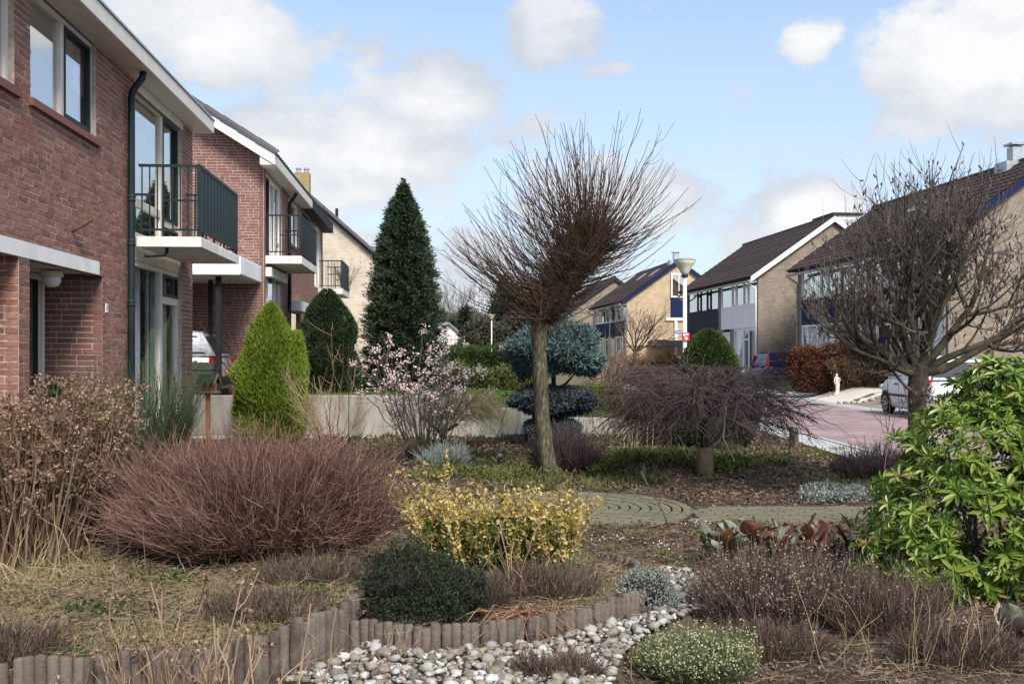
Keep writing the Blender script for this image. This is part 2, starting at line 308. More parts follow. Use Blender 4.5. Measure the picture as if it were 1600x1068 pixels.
MT['kerb'] = mat('kerb_concrete', [(.36, .355, .34), (.43, .425, .41)], .9, 5, .5, .3, 40)
def sheet(name, pts, z, m, kind='structure', drape=False, n=1):
    s = Soup(); V = [(x, y, on(x, y, z) if drape else z) for x, y in pts]; s.add(V, [tuple(range(len(V)))]); return tag(s.build(name, m), kind=kind)
# straight street, bending gently left far away
def band(name, x0, x1, z, m, y0=3, y1=60, x0b=None, x1b=None):
    s = Soup(); V = []; ys = list(np.arange(y0, y1, 3.)) + [y1, 75, 95, 130]
    for y in ys:
        dx = 0 if y <= 60 else -.012 * (y - 60) ** 1.6
        V += [(x0 + dx, y, z), (x1 + dx, y, z)]
    s.add(V, [(2 * q, 2 * q + 1, 2 * q + 3, 2 * q + 2) for q in range(len(ys) - 1)]); return tag(s.build(name, m), kind='structure')
band('road', 5.72, 9.9, .004, MT['road'])
gut = band('gutter', 9.88, 10.12, .008, MT['kerb'])
s = Soup(); s.box(5.62, 5.72, 3, 60, -.1, .06); tag(s.build('kerb', MT['kerb']), kind='structure')
pv = band('pavement', 5.05, 5.62, -.004, MT['concrete'])
tl = Soup().box(-.148, .148, -.148, .148, -.04, .0).mesh('paving_tile'); tl.materials.append(MT['kerb'])
for a in range(2):
    for q in range(62):
        o = link('paving_tile', tl, None, pv); o.location = (5.05 + .145 + a * .29 + random.uniform(-.003, .003), 10.2 + q * .30, .042 + random.uniform(-.003, .003)); o.rotation_euler = (random.uniform(-.008, .008), random.uniform(-.008, .008), random.uniform(-.01, .01))
# far side: grey parking strip, ribbed strip, gravel front gardens
band('parking_strip', 10.12, 12.1, .012, MT['drive'], 3, 60)
s = Soup(); V = []
def rise(name, pts, m, dz):
    s = Soup(); n = 10; (xa, ya), (xb, yb), (xc, yc), (xd, yd) = pts; V = []; F = []
    for a in range(n + 1):
        for b in range(n + 1):
            u, v = a / n, b / n
            x = (1 - v) * ((1 - u) * xa + u * xb) + v * ((1 - u) * xd + u * xc); y = (1 - v) * ((1 - u) * ya + u * yb) + v * ((1 - u) * yd + u * yc); V.append((x, y, on(x, y, dz)))
    F = [(a * (n + 1) + b, (a + 1) * (n + 1) + b, (a + 1) * (n + 1) + b + 1, a * (n + 1) + b + 1) for a in range(n) for b in range(n)]
    s.add(V, F); return tag(s.build(name, m, smooth=True), kind='structure')
rise('driveway', [(10.6, 40.5), (30, 40.5), (30, 60), (10.6, 60)], MT['drive'], .014)
rise('brown_paving', [(10.2, 29.6), (12.6, 29.6), (12.6, 32.4), (10.2, 32.4)], MT['ribbed'], .020)
MT['gravel'] = mat('cream_gravel', [(.42, .37, .29), (.60, .55, .45), (.72, .67, .57)], .95, 60, 1.0, 1.0, 90)
rise('gravel_bed', [(10.15, 32.5), (13.2, 32.5), (12.9, 40.3), (10.1, 40.3)], MT['gravel'], .020)
# ---- concrete retaining wall of the neighbouring plot (stepped)
wl = thing('retaining_wall', 'grey weathered concrete retaining wall stepping down towards the street', 'wall', (-6, WALL_Y, 0))
def wallseg(x0, x1, z1):
    s = Soup(); s.extrude([(0, -.3), (.16, -.3), (.16, z1 - .012), (.145, z1), (.015, z1), (0, z1 - .012)], 0, x0 + 6, x1 + 6); s.build('wall_panel', MT['concrete'], wl, fix=True)
wallseg(-7.5, -5.0, .79); wallseg(-4.994, -2.5, .792); wallseg(-2.494, -.42, .788); wallseg(-.414, .86, .555); wallseg(.866, 3.1, .36)
s = Soup(); s.box(-.5, 9.3, -.55, -.02, -.1, .022); s.build('footing_strip', MT['kerb'], wl)
# ---- circular paver path
MT['paver'] = mat('mossy_clinker', [(.10, .092, .06), (.15, .138, .09), (.19, .172, .12)], .92, 5, .6, .5, 70)
MT['joint'] = mat('joint_sand', (.026, .026, .018), .95, 20, .4)
pth = tag(Soup().add([(-3.7, 9.7, -.022), (5.04, 9.7, -.022), (5.04, 11.95, -.022), (-3.7, 11.95, -.022)], [(0, 1, 2, 3)]).build('garden_path', MT['joint']), kind='structure')
pm = Soup(); pm.extrude([(-.098, -.043), (.098, -.043), (.098, .035), (.090, .043), (-.090, .043), (-.098, .035)], 2, -.06, 0)
pmesh = pm.mesh('paver'); pmesh.materials.append(MT['paver'])
places = []
for r in np.arange(.07, 1.2, .107):
    n = max(3, int(2 * math.pi * r / .208))
    for q in range(n):
        a = 2 * math.pi * (q + (r * 7 % 1)) / n; places.append((.67 + r * math.cos(a), 10.66 + r * math.sin(a), a + math.pi / 2, r < .2))
for row in range(9):
    for q in range(18):
        x = 1.72 + q * .206 + (row % 2) * .1; y = 9.82 + row * .107
        if math.hypot(x - .67, y - 10.66) > 1.27 and x < 4.95: places.append((x, y + .10 * max(0, (x - 3.4)) ** 1.3, .22 * max(0, x - 3.4), False))
        x = -.62 - q * .206 + (row % 2) * .1; y = 10.15 + row * .107
        if math.hypot(x - .67, y - 10.66) > 1.27 and x > -3.6: places.append((x, y, 0, False))
places.sort(key=lambda p: p[1] + (3 if p[0] < -.5 else 0) )
rest = Soup()
for q, (x, y, a, small) in enumerate(places):
    z = .002 + random.uniform(-.004, .004); sc = .62 if small else 1
    if q < 300:
        o = link('paver', pmesh, None, pth); o.location = (x, y, z); o.rotation_euler = (random.uniform(-.02, .02), random.uniform(-.02, .02), a); o.scale = (sc, 1, 1)
    else:
        c, sn = math.cos(a), math.sin(a); co = np.array([(v.co.x * sc * c - v.co.y * sn + x, v.co.x * sc * sn + v.co.y * c + y, v.co.z + z) for v in pmesh.vertices])
        rest.add(co, [(0, 1, 7, 6), (1, 2, 8, 7), (2, 3, 9, 8), (3, 4, 10, 9), (4, 5, 11, 10), (5, 0, 6, 11)], [(6, 7, 8, 9, 10, 11)])
if rest.n: rest.build('pavers', MT['paver'], pth, kind='stuff')
# ---- concrete palisade edgings
MT['palisade'] = mat('brown_grey_concrete', [(.022, .017, .014), (.070, .053, .043), (.115, .092, .076), (.15, .126, .105), (.055, .055, .034)], .95, 11, .6, 1.0, 60)
def palisade_mesh(h):
    s = Soup(); a = np.linspace(0, 2 * np.pi, 10, endpoint=False); R = [(.0265, 0), (.0265, h - .012), (.021, h - .002), (.0, h)]
    V = [(r * math.cos(t), r * math.sin(t), z) for r, z in R[:3] for t in a] + [(0, 0, h)]
    F = [(k * 10 + q, k * 10 + (q + 1) % 10, k * 10 + 10 + (q + 1) % 10, k * 10 + 10 + q) for k in range(2) for q in range(10)]
    s.add(V, F, [(20 + q, 20 + (q + 1) % 10, 30) for q in range(10)]); m = s.mesh('palisade_post', True); m.materials.append(MT['palisade']); return m
def edging(name, label, pts, top, cut=None):
    t = thing(name, label, 'edging', (pts[0][0], pts[0][1], 0)); pm = [palisade_mesh(top + .15 + d) for d in (0, .006, -.006)]
    P = np.array(pts); seg = np.hypot(*np.diff(P, axis=0).T); cum = np.concatenate([[0], np.cumsum(seg)]); n = int(cum[-1] / .0495)
    for q in range(n):
        d = q * .0495; x = np.interp(d, cum, P[:, 0]); y = np.interp(d, cum, P[:, 1])
        o = link('palisade_post', random.choice(pm), None, t); o.location = (x - pts[0][0] + random.uniform(-.004, .004), y - pts[0][1] + random.uniform(-.004, .004), -.15 + random.gauss(0, .009))
        o.rotation_euler = (random.gauss(0, .018), random.gauss(0, .018), random.uniform(0, 6))
edging('palisade_edging', 'curved palisade edging of brown concrete posts holding the mossy bed under the house', BED_L, .30)
edging('palisade_edging', 'rounded palisade edging of brown concrete posts around the golden shrub bed', BED_R, .205)
# ---- pebbles
MT['pebble'] = mat('river_pebble', [(.045, .042, .036), (.14, .13, .112), (.25, .235, .21), (.36, .35, .32), (.50, .49, .46), (.16, .125, .085), (.30, .27, .215), (.09, .078, .064), (.40, .38, .34)], .8, 14, .25, .3, 50)
pb = tag(Soup().add([(x, y, .078) for x, y in PEB], [tuple(range(len(PEB)))]).build('pebble_bed', MT['soil']), kind='structure')
def pebble_mesh():
    V = []; n = 6
    sx, sy, sz = random.uniform(.8, 1.2), random.uniform(.6, .95), random.uniform(.42, .65); w = np.random.default_rng(random.randrange(9999)).normal(0, .09, 40); q = 0
    V.append((0, 0, -.9 * sz))
    for lat in (-.75, -.1, .6):
        for t in range(n):
            a = 2 * math.pi * t / n + lat; r = math.cos(lat) * (1 + w[q]); V.append((r * math.cos(a) * sx, r * math.sin(a) * sy, math.sin(lat) * sz * (1 + w[q + 20]))); q += 1
    V.append((0, 0, .95 * sz)); s = Soup()
    F3 = [(0, 1 + (t + 1) % n, 1 + t) for t in range(n)] + [(19, 13 + t, 13 + (t + 1) % n) for t in range(n)]
    F4 = [(1 + r * n + t, 1 + r * n + (t + 1) % n, 1 + (r + 1) * n + (t + 1) % n, 1 + (r + 1) * n + t) for r in range(2) for t in range(n)]
    s.add(V, F3, F4); m = s.mesh('pebble', True); m.materials.append(MT['pebble']); return m
PM = [pebble_mesh() for _ in range(10)]; pts = []
for q in range(26000):
    x = random.uniform(-1.6, 1.4); y = random.uniform(4.3, 7.3); r = random.choice([.026, .032, .036, .042, .05]) if q < 5000 else random.choice([.014, .018, .022, .026])
    if y < 4.75 and x < -.9: continue
    if inpoly(np.array(x), np.array(y), PEB) and all((x - a) ** 2 + (y - b) ** 2 > (.66 * (r + c)) ** 2 for a, b, c in pts): pts.append((x, y, r))
    if len(pts) > 1700: break
vis = sorted(pts, key=lambda p: -p[2] / p[1] if p[1] > 4.95 else 1); rest = Soup()
for q, (x, y, r) in enumerate(vis):
    m = random.choice(PM); z = .076 + r * .35 + random.uniform(0, .012); e = (random.gauss(0, .25), random.gauss(0, .25), random.uniform(0, 6.28))
    if q < 300:
        o = link('pebble', m, None, pb); o.location = (x, y, z); o.rotation_euler = e; o.scale = (r, r, r)
    else:
        M4 = Matrix.Translation((x, y, z)) @ Matrix.Rotation(e[2], 4, 'Z') @ Matrix.Rotation(e[0], 4, 'X') @ Matrix.Diagonal((r, r, r, 1))
        co = np.array([tuple(M4 @ v.co) for v in m.vertices]); rest.add(co, [tuple(p.vertices) for p in m.polygons if len(p.vertices) == 3], [tuple(p.vertices) for p in m.polygons if len(p.vertices) == 4])
rest.build('pebbles', MT['pebble'], pb, kind='stuff', smooth=True)

# ------------------------------------------------------------------ houses
def mpL(u, d, z): return (d, u, z)          # facade of the left row: outward = +x
def mpG(u, d, z): return (u, -d, z)         # gable towards the camera: outward = -y
def mpR(u, d, z): return (-d, u, z)         # facade of the right row: outward = -x
def mbox(s, mp, u0, u1, d0, d1, z0, z1):
    a = mp(u0, d0, z0); b = mp(u1, d1, z1); return s.box(min(a[0], b[0]), max(a[0], b[0]), min(a[1], b[1]), max(a[1], b[1]), min(a[2], b[2]), max(a[2], b[2]))
def sub(iv, cuts):
    for a, b in cuts:
        nv = []
        for p, q in iv:
            if b <= p or a >= q: nv.append((p, q)); continue
            if a > p: nv.append((p, a))
            if b < q: nv.append((b, q))
        iv = nv
    return iv
def brickwork(parent, mp, u0, u1, z0, z1, opens, bm, nobj=0, ulim=None, depth=.10, off=0.0, brick_from=None, name='wall'):
    """mortar backing with openings, and real bricks standing 6 mm proud of it; opens: (u0,u1,z0,z1)"""
    us = sorted({u0, u1, *[v for o in opens for v in o[:2] if u0 < v < u1]}); zs = sorted({z0, z1, *[v for o in opens for v in o[2:] if z0 < v < z1]}); s = Soup()
    if ulim is None:
        for a, b in zip(us, us[1:]):
            for c, d in zip(zs, zs[1:]):
                if not any(o[0] <= (a + b) / 2 <= o[1] and o[2] <= (c + d) / 2 <= o[3] for o in opens): mbox(s, mp, a, b, off - depth + .004, off, c, d)
    else:
        for c in np.arange(z0, z1, .125):
            p, q = ulim(c); p = max(p, u0); q = min(q, u1)
            if q - p > .05: mbox(s, mp, p + .01, q - .005, off - depth + .004, off, c, min(c + .1249, z1))
    wall = s.build(name, MT['mortar'], parent); items = []; zc = z0 + .006
    while zc + .05 < z1:
        iv = [(u0, u1)]
        if ulim is not None:
            p, q = ulim(zc + .03); iv = [(max(p, u0), min(q, u1))] if q > p else []
        iv = sub(iv, [(o[0], o[1]) for o in opens if o[2] < zc + .03 < o[3]])
        for p, q in iv:
            u = p + .003
            first = True
            while u < q - .012:
                L = .21 if (random.random() < .72) else .10
                if first: L = random.choice([.21, .155, .10]); first = False
                e = min(u + L, q - .003); rem = q - .003 - e
                if rem < .05: e = q - .003
                if brick_from is None or e > brick_from: items.append((u, e, zc))
                u = e + .0105
        zc += .0625
    objs = []
    if nobj:
        Mw = parent.matrix_world if parent.parent is None else parent.matrix_world
        loc = parent.location; c, sn = math.cos(parent.rotation_euler.z), math.sin(parent.rotation_euler.z); cand = []
        for it in items:
            L = it[1] - it[0]
            if abs(L - .21) > .001 and abs(L - .10) > .001: continue
            x, y, z = mp((it[0] + it[1]) / 2, off, it[2]); X = loc.x + c * x - sn * y; Y = loc.y + sn * x + c * y; Z = loc.z + z
            px = 800 + 1600 * X / Y; py = 552 - 1600 * (Z - CAMH) / Y
            if 4 < px < 1600 and 4 < py < 590: cand.append((Y, it))
        cand.sort(); objs = [it for _, it in cand[:nobj]]; so = set(objs); items = [it for it in items if it not in so]
        ms = {}
        for L in (.21, .10):
            b = Soup(); mbox(b, mp, -L / 2, L / 2, -depth, .003, 0, .05); ms[L] = b.mesh('brick'); ms[L].materials.append(bm)
        for it in objs:
            L = .21 if it[1] - it[0] > .15 else .10; o = link('brick', ms[L], None, wall); x, y, z = mp((it[0] + it[1]) / 2, off + random.uniform(-.002, .003), it[2]); o.location = (x, y, z)
    if items:
        A = np.array(items); n = len(A); jit = rng.uniform(-.001, .003, n); a0 = np.array([mp(p, off - depth, z) for p, q, z in items]); a1 = np.array([mp(q, off + .003 + jt, z + .05) for (p, q, z), jt in zip(items, jit)])
        lo = np.minimum(a0, a1); hi = np.maximum(a0, a1); sel = np.array([[0, 0, 0], [1, 0, 0], [1, 1, 0], [0, 1, 0], [0, 0, 1], [1, 0, 1], [1, 1, 1], [0, 1, 1]], bool)
        V = np.where(sel[None], hi[:, None], lo[:, None]) + rng.normal(0, .0012, (n, 8, 3))
        F = np.array([(0, 3, 2, 1), (4, 5, 6, 7), (0, 1, 5, 4), (1, 2, 6, 5), (2, 3, 7, 6), (3, 0, 4, 7)])[None] + (np.arange(n) * 8)[:, None, None]
        link('bricks', mesh_np('bricks', V.reshape(-1, 3), [F.reshape(-1, 4)]), bm, wall, 'stuff')
    return wall
def wavy(s, mp, u0, u1, d, z0, z1, amp=.025, wl=.11):
    n = max(6, int((u1 - u0) / wl * 6)); us = np.linspace(u0, u1, n); V = []
    for q, u in enumerate(us):
        dd = d + amp * math.sin(u / wl * 6.28 + math.sin(u * 9)); V += [mp(u, dd, z0), mp(u, dd, z1)]
    return s.add(V, [(2 * q, 2 * q + 1, 2 * q + 3, 2 * q + 2) for q in range(n - 1)])
def window(parent, mp, u0, u1, z0, z1, fm, mull=(), tr={}, sash={}, fw=.055, rec=.05, curtain=None, gm=None, sill=None, name='window', cz=None, mw=.05):
    gm = gm or MT['glass']; s = Soup(); D0, D1 = -rec - .07, -rec
    mbox(s, mp, u0, u0 + fw, D0, D1, z0, z1); mbox(s, mp, u1 - fw, u1, D0, D1, z0, z1); mbox(s, mp, u0 + fw, u1 - fw, D0, D1 - .002, z1 - fw, z1); mbox(s, mp, u0 + fw, u1 - fw, D0, D1 - .002, z0, z0 + fw)
    cu = [u0 + fw - mw / 2 + mw / 2, *mull, u1 - fw]; edges = []
    for q in range(len(cu) - 1):
        a = cu[q] + (mw / 2 if q else 0); b = cu[q + 1] - (mw / 2 if q + 1 < len(cu) - 1 else 0); edges.append((a, b))
    for m in mull: mbox(s, mp, m - mw / 2, m + mw / 2, D0, D1 + .003, z0 + fw, z1 - fw)
    cells = []
    for q, (a, b) in enumerate(edges):
        zz = [z0 + fw, *tr.get(q, ()), z1 - fw]
        for t in tr.get(q, ()): mbox(s, mp, a, b, D0, D1 - .004, t - mw / 2, t + mw / 2)
        for r in range(len(zz) - 1): cells.append((q, r, a, b, zz[r] + (mw / 2 if r else 0), zz[r + 1] - (mw / 2 if r + 1 < len(zz) - 1 else 0)))
    w = s.build(name, fm, parent)
    for q, r, a, b, c, d in cells:
        p = Soup(); mbox(p, mp, a - .01, b + .01, D0 + .03, D0 + .036, c - .01, d + .01); p.build('pane', gm, w)
        if (q, r) in sash:
            p = Soup(); t = .04; mbox(p, mp, a, a + t, D1 - .03, D1 + .012, c, d); mbox(p, mp, b - t, b, D1 - .03, D1 + .012, c, d); mbox(p, mp, a + t, b - t, D1 - .03, D1 + .010, c, c + t); mbox(p, mp, a + t, b - t, D1 - .03, D1 + .010, d - t, d); p.build('sash', sash[(q, r)], w)
    if curtain:
        p = Soup()
        for a, b in curtain: wavy(p, mp, a, b, D0 - .10, (cz or z0) + .03, z1 - .02)
        p.build('curtain', MT['curtain'], w)
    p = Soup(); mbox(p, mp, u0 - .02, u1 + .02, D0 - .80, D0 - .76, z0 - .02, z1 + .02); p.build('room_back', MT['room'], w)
    if sill:
        p = Soup(); mbox(p, mp, u0 - .05, u1 + .05, -.09, .05, z0 - .075, z0 - .003); p.build('sill', sill, w)
    return w
def tiled(parent, mp, e_d, e_z, r_d, r_z, u0, u1, m, course=.33, tw=.30, thick=.10, name='roof'):
    """roof slope from eave (d,z) to ridge, overlapping wavy courses"""
    ln = math.hypot(r_d - e_d, r_z - e_z); n = max(2, int(round(ln / course))); dd = (r_d - e_d) / ln; dz = (r_z - e_z) / ln; nd, nz_ = -dz * (1 if dd > 0 else -1), abs(dd)
    if nz_ * 1 < 0: nd, nz_ = -nd, -nz_
    nd = -dz if dd > 0 else dz; nz_ = abs(dd)
    nt = int((u1 - u0) / tw); uu = np.linspace(u0, u1, nt * 4 + 1); wav = np.array([0, .028, .036, .020])[np.arange(len(uu)) % 4]
    s = Soup()
    for c in range(n):
        t0 = c * ln / n - .04; t1 = (c + 1) * ln / n + .02; V = []
        for u, wv in zip(uu, wav):
            for t, h in ((t0, .0), (t0, .045 + wv), (t1, .012 + wv)): V.append(mp(u, e_d + dd * t + nd * h, e_z + dz * t + nz_ * h))
        F = [(3 * q + r, 3 * q + 3 + r, 3 * q + 4 + r, 3 * q + 1 + r) for q in range(len(uu) - 1) for r in range(2)]; s.add(V, F)
    t = s.build('tiles', m, None, 'stuff')
    b = Soup(); P = [(e_d, e_z), (r_d, r_z), (r_d - nd * thick, r_z - nz_ * thick), (e_d - nd * thick, e_z - nz_ * thick)]
    V = [mp(u, d, z) for u in (u0 + .005, u1 - .005) for d, z in P]; b.add(V, [(0, 1, 2, 3), (7, 6, 5, 4), (0, 4, 5, 1), (1, 5, 6, 2), (2, 6, 7, 3), (3, 7, 4, 0)])
    r = b.build(name, m, parent, fix=True); t.parent = r; return r
def bar(s, p, q, r, sides=6): return s.tube([p, q], r, sides)
def balcony(parent, y0, y1, out, z, zs, m, slats, bars=8):
    """slab with railing: open bars at both ends, closed slatted front"""
    s = Soup(); s.extrude([(.003, z - zs), (out, z - zs), (out + .0, z - .012), (out - .012, z), (.003, z)], 1, y0, y1); 
    b = s.build('balcony', MT['offwhite'], parent, fix=True); h = z + .90; f = out - .035
    s = Soup()
    for y in (y0 + .03, y1 - .03):
        s.box(.02, f, y - .012, y + .012, h - .035, h); s.box(.02, f, y - .010, y + .010, z + .075, z + .10); s.box(f - .02, f + .02, y - .022, y + .022, z - .002, h + .002)
        s.box(f * .42 - .012, f * .42 + .012, y - .0145, y + .0145, z + .0, h - .035); s.box(f * .42, f - .02, y - .0085, y + .0085, z + .44, z + .465)
    s.box(f - .024, f + .024, y0 + .05, y1 - .05, h - .038, h + .004); s.box(f - .015, f + .015, y0 + .05, y1 - .05, z + .07, z + .10)
    for y in np.linspace(y0 + .25, y1 - .25, 4): s.box(f - .012, f + .012, y - .012, y + .012, z - .004, z + .072)
    s.build('railing', m, b)
    rb = Soup().box(-.007, .007, -.007, .007, 0, .79).mesh('bar'); rb.materials.append(m)
    for y in (y0 + .03, y1 - .03):
        for q in range(bars):
            x = .06 + q * (f - .10) / (bars - 1)
            if abs(x - f * .42) < .03: continue
            o = link('bar', rb, None, b); o.location = (x, y, z + .09)
    w = (y1 - y0 - .1) / slats; sl = Soup(); sl.extrude([(-.012, -w * .46), (.006, -w * .46), (.018, -w * .2), (.018, w * .2), (.006, w * .46), (-.012, w * .46)], 2, 0, .765); sm = sl.mesh('slat'); sm.materials.append(m)
    for q in range(slats):
        o = link('slat', sm, None, b); o.location = (f, y0 + .05 + w * (q + .5), z + .10)
    return b
# ---------------- house 1 (the near red-brick house)
A075 = math.atan(.075); Y1 = 15.6
h1 = thing('brick_house', 'red brick house with cream windows, white porch beam and dark green balcony railing', 'house', (-3.7 - .075 * Y1, Y1, 0), A075)
def l1(px, out=0): return (1600 * (3.7 - out) / (680 - px) - Y1) * 1.0028
pb0, pb1 = l1(160), l1(46); pier0 = l1(29); ops = [(pb1, pb0, -1, 2.46), (-9.2, pier0, -1, 2.46), (-8.5, l1(22), 3.93, 4.97), (l1(47), l1(150), 3.93, 4.97), (l1(207.5), l1(284), -1, 4.905)]
lint = (-9.6, l1(154), 2.462, 2.61)
brickwork(h1, mpL, -11.6, 0, -.3, 4.97, ops + [(lint[0], lint[1], lint[2], lint[3])], MT['brick'], 300, brick_from=-7.4)
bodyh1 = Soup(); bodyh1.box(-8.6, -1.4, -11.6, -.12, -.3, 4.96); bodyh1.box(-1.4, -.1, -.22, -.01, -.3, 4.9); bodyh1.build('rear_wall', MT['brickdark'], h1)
s = Soup(); mbox(s, mpL, lint[0] + .002, lint[1] - .002, -.12, .012, lint[2], lint[3] - .004); s.build('porch_beam', MT['white'], h1)
s = Soup(); mbox(s, mpL, lint[0], l1(154), -1.38, -.125, 2.47, 2.60); s.build('porch_ceiling', MT['cream'], h1)
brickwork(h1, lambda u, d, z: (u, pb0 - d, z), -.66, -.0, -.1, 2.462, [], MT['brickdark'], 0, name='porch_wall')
brickwork(h1, lambda u, d, z: (u, pier0 - d, z), -.34, -.002, -.1, 2.462, [], MT['brick'], 0, name='porch_pier', depth=.235)
s = Soup(); mbox(s, mpL, pb1 - 1.4, pb0 - .112, -1.36, -.72, 0, .12); mbox(s, mpL, -9.2, pb0 - .11, -1.37, -.0, -.1, .08); s.build('porch_floor', MT['concrete'], h1)
dr = window(h1, lambda u, d, z: (d - .58, u, z), pb1 - .75, pb0 - .115, .09, 2.455, MT['cream'], mull=(pb0 - .30,), sash={(0, 0): MT['green']}, fw=.065, rec=.0, name='front_door')
s = Soup(); s.box(-.62, -.60, pb1 - .6, pb0 - .42, .3, 1.0); s.build('door_panel', MT['green'], dr)
s = Soup(); s.tube([(-.55, pb0 - .34, 1.12), (-.50, pb0 - .34, 1.12), (-.50, pb0 - .46, 1.12)], .009); s.build('handle', MT['black'], dr)
# porch lamp: ceiling rose and opal half globe
lx, ly_, lz = -.30, l1(82, -.3), 2.455
pl = Soup(); a = np.linspace(0, 2 * np.pi, 20, endpoint=False)
def lathe(s, prof, cx=0, cy=0, n=20):
    a = np.linspace(0, 2 * np.pi, n, endpoint=False); V = [(cx + r * math.cos(t), cy + r * math.sin(t), z) for r, z in prof for t in a]
    F = [(k * n + q, k * n + (q + 1) % n, (k + 1) * n + (q + 1) % n, (k + 1) * n + q) for k in range(len(prof) - 1) for q in range(n)]; return s.add(V, F)
lp = thing('porch_lamp', 'white half-globe ceiling lamp with collar under the porch beam', 'lamp', h1.matrix_basis @ Vector((lx, ly_, lz)))
lathe(Soup(), [(.001, 0), (.115, 0), (.115, -.055), (.10, -.062), (.001, -.062)]).build('lamp_base', MT['cream'], lp, smooth=False)
lathe(Soup(), [(.088, -.06), (.092, -.085), (.088, -.115), (.07, -.145), (.04, -.162), (.001, -.168)]).build('globe', mat('opal_glass', (.78, .78, .76), .3), lp, smooth=True)
# windows
window(h1, mpL, -8.5, l1(22), 3.93, 4.97, MT['cream'], mull=(-7.6,), curtain=[(-8.4, l1(24))], gm=MT['glassup'], sill=MT['brickdark'])
window(h1, mpL, l1(47), l1(150), 3.93, 4.97, MT['cream'], mull=(l1(104.5),), sash={(1, 0): MT['green']}, curtain=[(l1(50), l1(147))], gm=MT['glassup'], sill=MT['brickdark'], fw=.06, mw=.09)
yb0, yb1, ym = l1(207.5), l1(284), l1(258)
window(h1, mpL, yb0, yb1, 3.06, 4.90, MT['cream'], mull=(ym,), tr={0: (3.50,), 1: (3.40,)}, sash={(1, 0): MT['green'], (1, 1): MT['green']}, curtain=[(yb0 + .05, yb1 - .05)], gm=MT['glassup'], fw=.06, mw=.10, name='balcony_window')
window(h1, mpL, yb0, yb1, .05, 2.76, MT['cream'], mull=(ym,), tr={0: (.70,), 1: (.70, 2.34)}, sash={(1, 2): MT['green']}, curtain=[(yb0 + .05, yb0 + 1.02), (yb0 + 1.34, ym - .05), (ym + .06, yb1 - .08)], fw=.06, mw=.10, name='garden_window', cz=.74)
s = Soup(); mbox(s, mpL, yb0 + .002, yb1 - .002, -.10, -.04, 2.765, 3.055); s.build('cream_board', MT['cream'], h1); s = Soup(); mbox(s, mpL, yb0, yb1, .004, .02, 4.85, 4.968); s.build('head_board', MT['cream'], h1)
bal = balcony(h1, l1(213), l1(372, .79), .79, 3.05, .125, MT['green'], 12)
s = Soup(); s.tube([(.34, l1(213) + .12, 2.94), (.34, l1(213) + .12, 2.87), (.32, l1(213) + .10, 2.83), (.14, l1(209), 2.80)], .022); s.build('drain_elbow', MT['green'], bal, smooth=True)
# eave, gutter fascia, roof
s = Soup(); s.extrude([(-.02, 4.972), (.285, 4.972), (.30, 4.98), (.30, 5.15), (.27, 5.16), (-.02, 5.16)], 1, -11.6, .12); s.build('fascia', MT['cream'], h1, fix=True)
s = Soup(); s.box(.12, .315, -11.6, .135, 5.162, 5.185); s.build('gutter_edge', MT['zinc'], h1)
tiled(h1, mpL, .05, 5.14, -4.4, 5.14 + 4.45 * .6, -11.6, .13, MT['tilegrey'])
s = Soup(); s.extrude([(.28, 4.99), (.28, 5.14), (-4.4, 7.93), (-4.4, 7.72)], 1, .122, .15); s.build('verge_board', MT['cream'], h1, fix=True)
dy = l1(205, .075); s = Soup(); s.tube([(.20, dy + .06, 4.99), (.19, dy + .05, 4.90), (.085, dy, 4.72), (.075, dy, 4.62), (.075, dy, 2.2), (.075, dy, .0)], .042, 10); dp = s.build('downpipe', MT['green'], h1, smooth=True)
for z in (3.45, 2.92, 2.2, 1.1):
    s = Soup(); lathe(s, [(.043, z - .04), (.050, z - .035), (.050, z - .015), (.044, z), (.050, z + .015), (.050, z + .035), (.043, z + .04)], .075, dy, 10); s.build('pipe_collar', MT['green'], dp, smooth=True)
s = Soup(); yy = l1(112); s.tube([(0, yy, 2.86), (.035, yy, 2.865), (.16, yy + .12, 2.98)], [.03, .024, .022], 8); s.build('flag_holder', mat('rusty_steel', (.11, .05, .035), .8, 20, .3), h1)
s = Soup(); yy = l1(163.5); mbox(s, mpL, yy, yy + .075, .006, .016, 2.06, 2.16); npz = s.build('number_plate', MT['white'], h1)
s = Soup(); mbox(s, mpL, yy + .03, yy + .045, .0165, .0175, 2.085, 2.135); mbox(s, mpL, yy + .022, yy + .03, .0165, .0175, 2.115, 2.13); s.build('numeral', MT['navy'], npz)
# ---------------- carport with its posts, between the two houses
Y2 = 22.1; Z2 = .62
cp = thing('carport', 'white flat carport roof on black posts beside the second brick house', 'carport', (-3.77 - .075 * Y2, Y2, Z2), A075)
s = Soup(); s.extrude([(-6.5, 2.50), (.0, 2.50), (.02, 2.52), (.02, 2.84), (0, 2.86), (-6.5, 2.86)], 1, -2.36, -.01); s.build('roof', MT['white'], cp, fix=True)
ps = Soup()
for q in range(19):
    s = Soup(); s.box(-6.4, -.10, -2.30 + q * .12, -2.30 + q * .12 + .112, 2.484, 2.499); s.build('ceiling_board', MT['offwhite'], cp)
s = Soup(); s.box(-.12, -.0, -2.372, -.01, 2.862, 2.875); s.build('roof_edge', MT['zinc'], cp)
for px, w in ((329, .04), (341.5, .05)):
    k = 1600; Y = 1600 * .0125 if px > 335 else 1600 * .0131; x = (px - 800) / 1600 * Y; v = cp.matrix_basis.inverted() @ Vector((x, Y, 0)) if False else Matrix.Translation(cp.location).inverted() @ Vector((x, Y, 0))
    c, sn = math.cos(-A075), math.sin(-A075); lxp, lyp = c * v.x - sn * v.y, sn * v.x + c * v.y
    s = Soup(); s.box(lxp - w, lxp + w, lyp - w, lyp + w, -.05, 2.49); s.build('post', MT['black'], cp)
